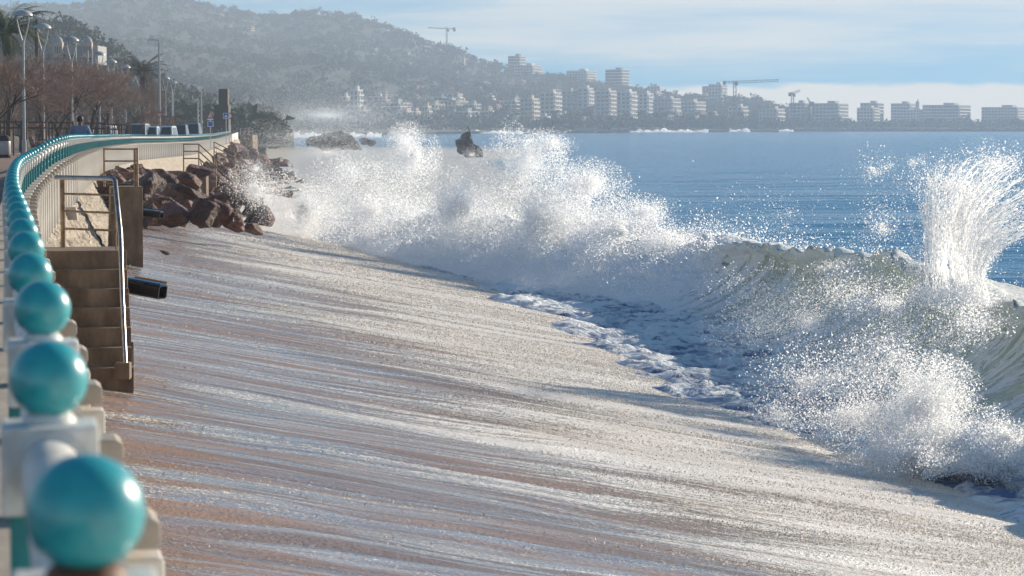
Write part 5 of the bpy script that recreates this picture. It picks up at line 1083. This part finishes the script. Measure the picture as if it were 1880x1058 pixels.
# palms on the far waterfront
pr_ = random.Random(9)
mp_t = MB().path([(0, 0, 0), (.2, 0, 5), (0, 0, 10)], [.35, .25, .22], 6).mesh('trunk', M['bark'], True)
pc = MB()
for k_ in range(26):
    az, el = k_ * 2.4, pr_.uniform(-.6, 1.1); p = Vector((0, 0, 10)); pts = [p]
    for s_ in range(4): e = el - .45 * s_; p = p + Vector((math.cos(az) * math.cos(e), math.sin(az) * math.cos(e), math.sin(e))) * .75; pts.append(p)
    pc.path(pts, [.22, .3, .26, .18, .05], 3, False)
mp_c = pc.mesh('crown', M['leaf'], False)
for k_ in range(26):
    px = [1150, 1162, 1190, 1205, 1222, 1238, 1252, 1266, 1284, 1296, 1306, 1318, 1330, 1060, 1080, 1100, 1118, 1135, 1176, 1290, 1345, 1360, 1380, 1020, 1043, 1213][k_]; Y = float(shoreY(px)) + pr_.uniform(8, 30); q = W(px, 230, Y)
    o = empty('shore_palm', (q.x, Y, 1.6), 'small far palm in the row along the waterfront', 'palm', 'palms along the far waterfront', rz=k_ * 1.0); s_ = pr_.uniform(.8, 1.35); o.scale = (s_ * 1.2, s_ * 1.2, s_)
    link('trunk', mp_t, o); link('crown', mp_c, o)
# low beach huts and the breakwater
for k_, (x0, x1, y0) in enumerate(((1058, 1096, 236), (1122, 1134, 236), (1140, 1153, 236), (1168, 1184, 235), (1195, 1212, 235))):
    Y = float(shoreY(x0)) - 12; a_, b_ = W(x0, y0, Y), W(x1, y0, Y); o = empty('beach_hut', ((a_.x + b_.x) / 2, Y, 0), ['longest white beach pavilion, leftmost of the beach huts', 'small beach hut right of the longest pavilion', 'third beach hut from the left', 'fourth beach hut from the left', 'rightmost of the white beach huts'][k_], 'hut', 'beach huts')
    MB().box(((a_.x + b_.x) / 2, Y, a_.z / 2), (b_.x - a_.x, 5, a_.z)).build('wall', M['w_cream'], o); MB().box(((a_.x + b_.x) / 2, Y, a_.z + .2), ((b_.x - a_.x) * 1.1, 6, .4)).build('roof', M['balc'], o)
    MB().box(((a_.x + b_.x) / 2 + 1, Y - 2.55, a_.z * .45), ((b_.x - a_.x) * .6, .1, a_.z * .5)).build('window', M['glass'], o)
n = 2600; px = rng.uniform(1430, 2250, n); C = np.stack([(px - CX) / F * 2450, 2450 + rng.uniform(-5, 5, n), rng.uniform(-.2, 3.2, n)], 1); C[:, 2] *= 1 - np.abs(C[:, 1] - 2450) / 8
ico = []; r0 = rock_mesh('rubble', 3, M['searock'], 10, 0, 0.02); rv = np.array([v.co for v in r0.vertices]); rt = [tuple(p.vertices) for p in r0.polygons]; rt = np.array([t for t in rt if len(t) == 3])
sz = rng.uniform(.8, 1.9, n); V = (rv[None] * sz[:, None, None] + C[:, None, :]).reshape(-1, 3); T = (rt[None] + (np.arange(n) * len(rv))[:, None, None]).reshape(-1, 3)
M['rubble'] = mat('grey_rubble', (0.22, 0.20, 0.18), 0.85, 0.4, 0.2)
tag(link('breakwater', np_mesh('breakwater', V, T, M['rubble'], False)), 'low grey rubble breakwater across the bay at the right', 'breakwater', kind='stuff')
# quay wall and surf along the far shore
pxs = np.arange(300, 2901, 20.0); Ys = shoreY(pxs)
V = np.concatenate([np.stack([(pxs - CX) / F * (Ys - 14), Ys - 14, 0 * Ys - .5], 1), np.stack([(pxs - CX) / F * Ys, Ys, 0 * Ys + 1.7], 1), np.stack([(pxs - CX) / F * (Ys + 40), Ys + 40, 0 * Ys + 1.8], 1)]).reshape(3, -1, 3)
M['farsand'] = mat('far_beach_sand', (0.38, 0.32, 0.26), 0.9, 0.2, 0.05)
tag(link('far_beach', np_mesh('far_beach', V.reshape(-1, 3), grid_faces(3, len(pxs)), M['farsand'], False)), kind='structure')
parts = []
for x0, x1, Y, h, n in ((1040, 1300, 2090, 2.6, 5000), (1340, 1375, 2250, 3.2, 1200), (1430, 1455, 2330, 2.4, 700), (840, 960, 1850, 2.4, 1600), (480, 700, 1250, 2.6, 2600), (1200, 1230, 2120, 3.4, 800)):
    px = rng.uniform(x0, x1, n); hh = h * (0.4 + 0.6 * np.abs(np.sin(px * .21) * np.sin(px * .083 + 1))); parts.append(np.stack([(px - CX) / F * Y, Y + rng.normal(0, 4, n), rng.uniform(0, 1, n) ** 1.6 * hh], 1))
C = np.concatenate(parts); spray_obj('far_surf', C, rng.uniform(.25, .7, len(C)), 'thin white line of surf breaking along the far shore', 'surf')

# ------------------------------------------------------------------ the hazy air of the bay
m, nt, b, out = new_mat('haze_air'); nt.nodes.remove(b)
pv = N(nt.nodes, 'ShaderNodeVolumePrincipled', ins={'Color': (0.74, 0.86, 1.0, 1), 'Density': 0.00025, 'Anisotropy': 0.0}); nt.links.new(pv.outputs[0], out.inputs['Volume'])
hz = MB().box((0, 1900, 96), (4200, 4600, 204)).build('haze', m); tag(hz, kind='stuff', label='pale haze over the whole bay', cat='haze')
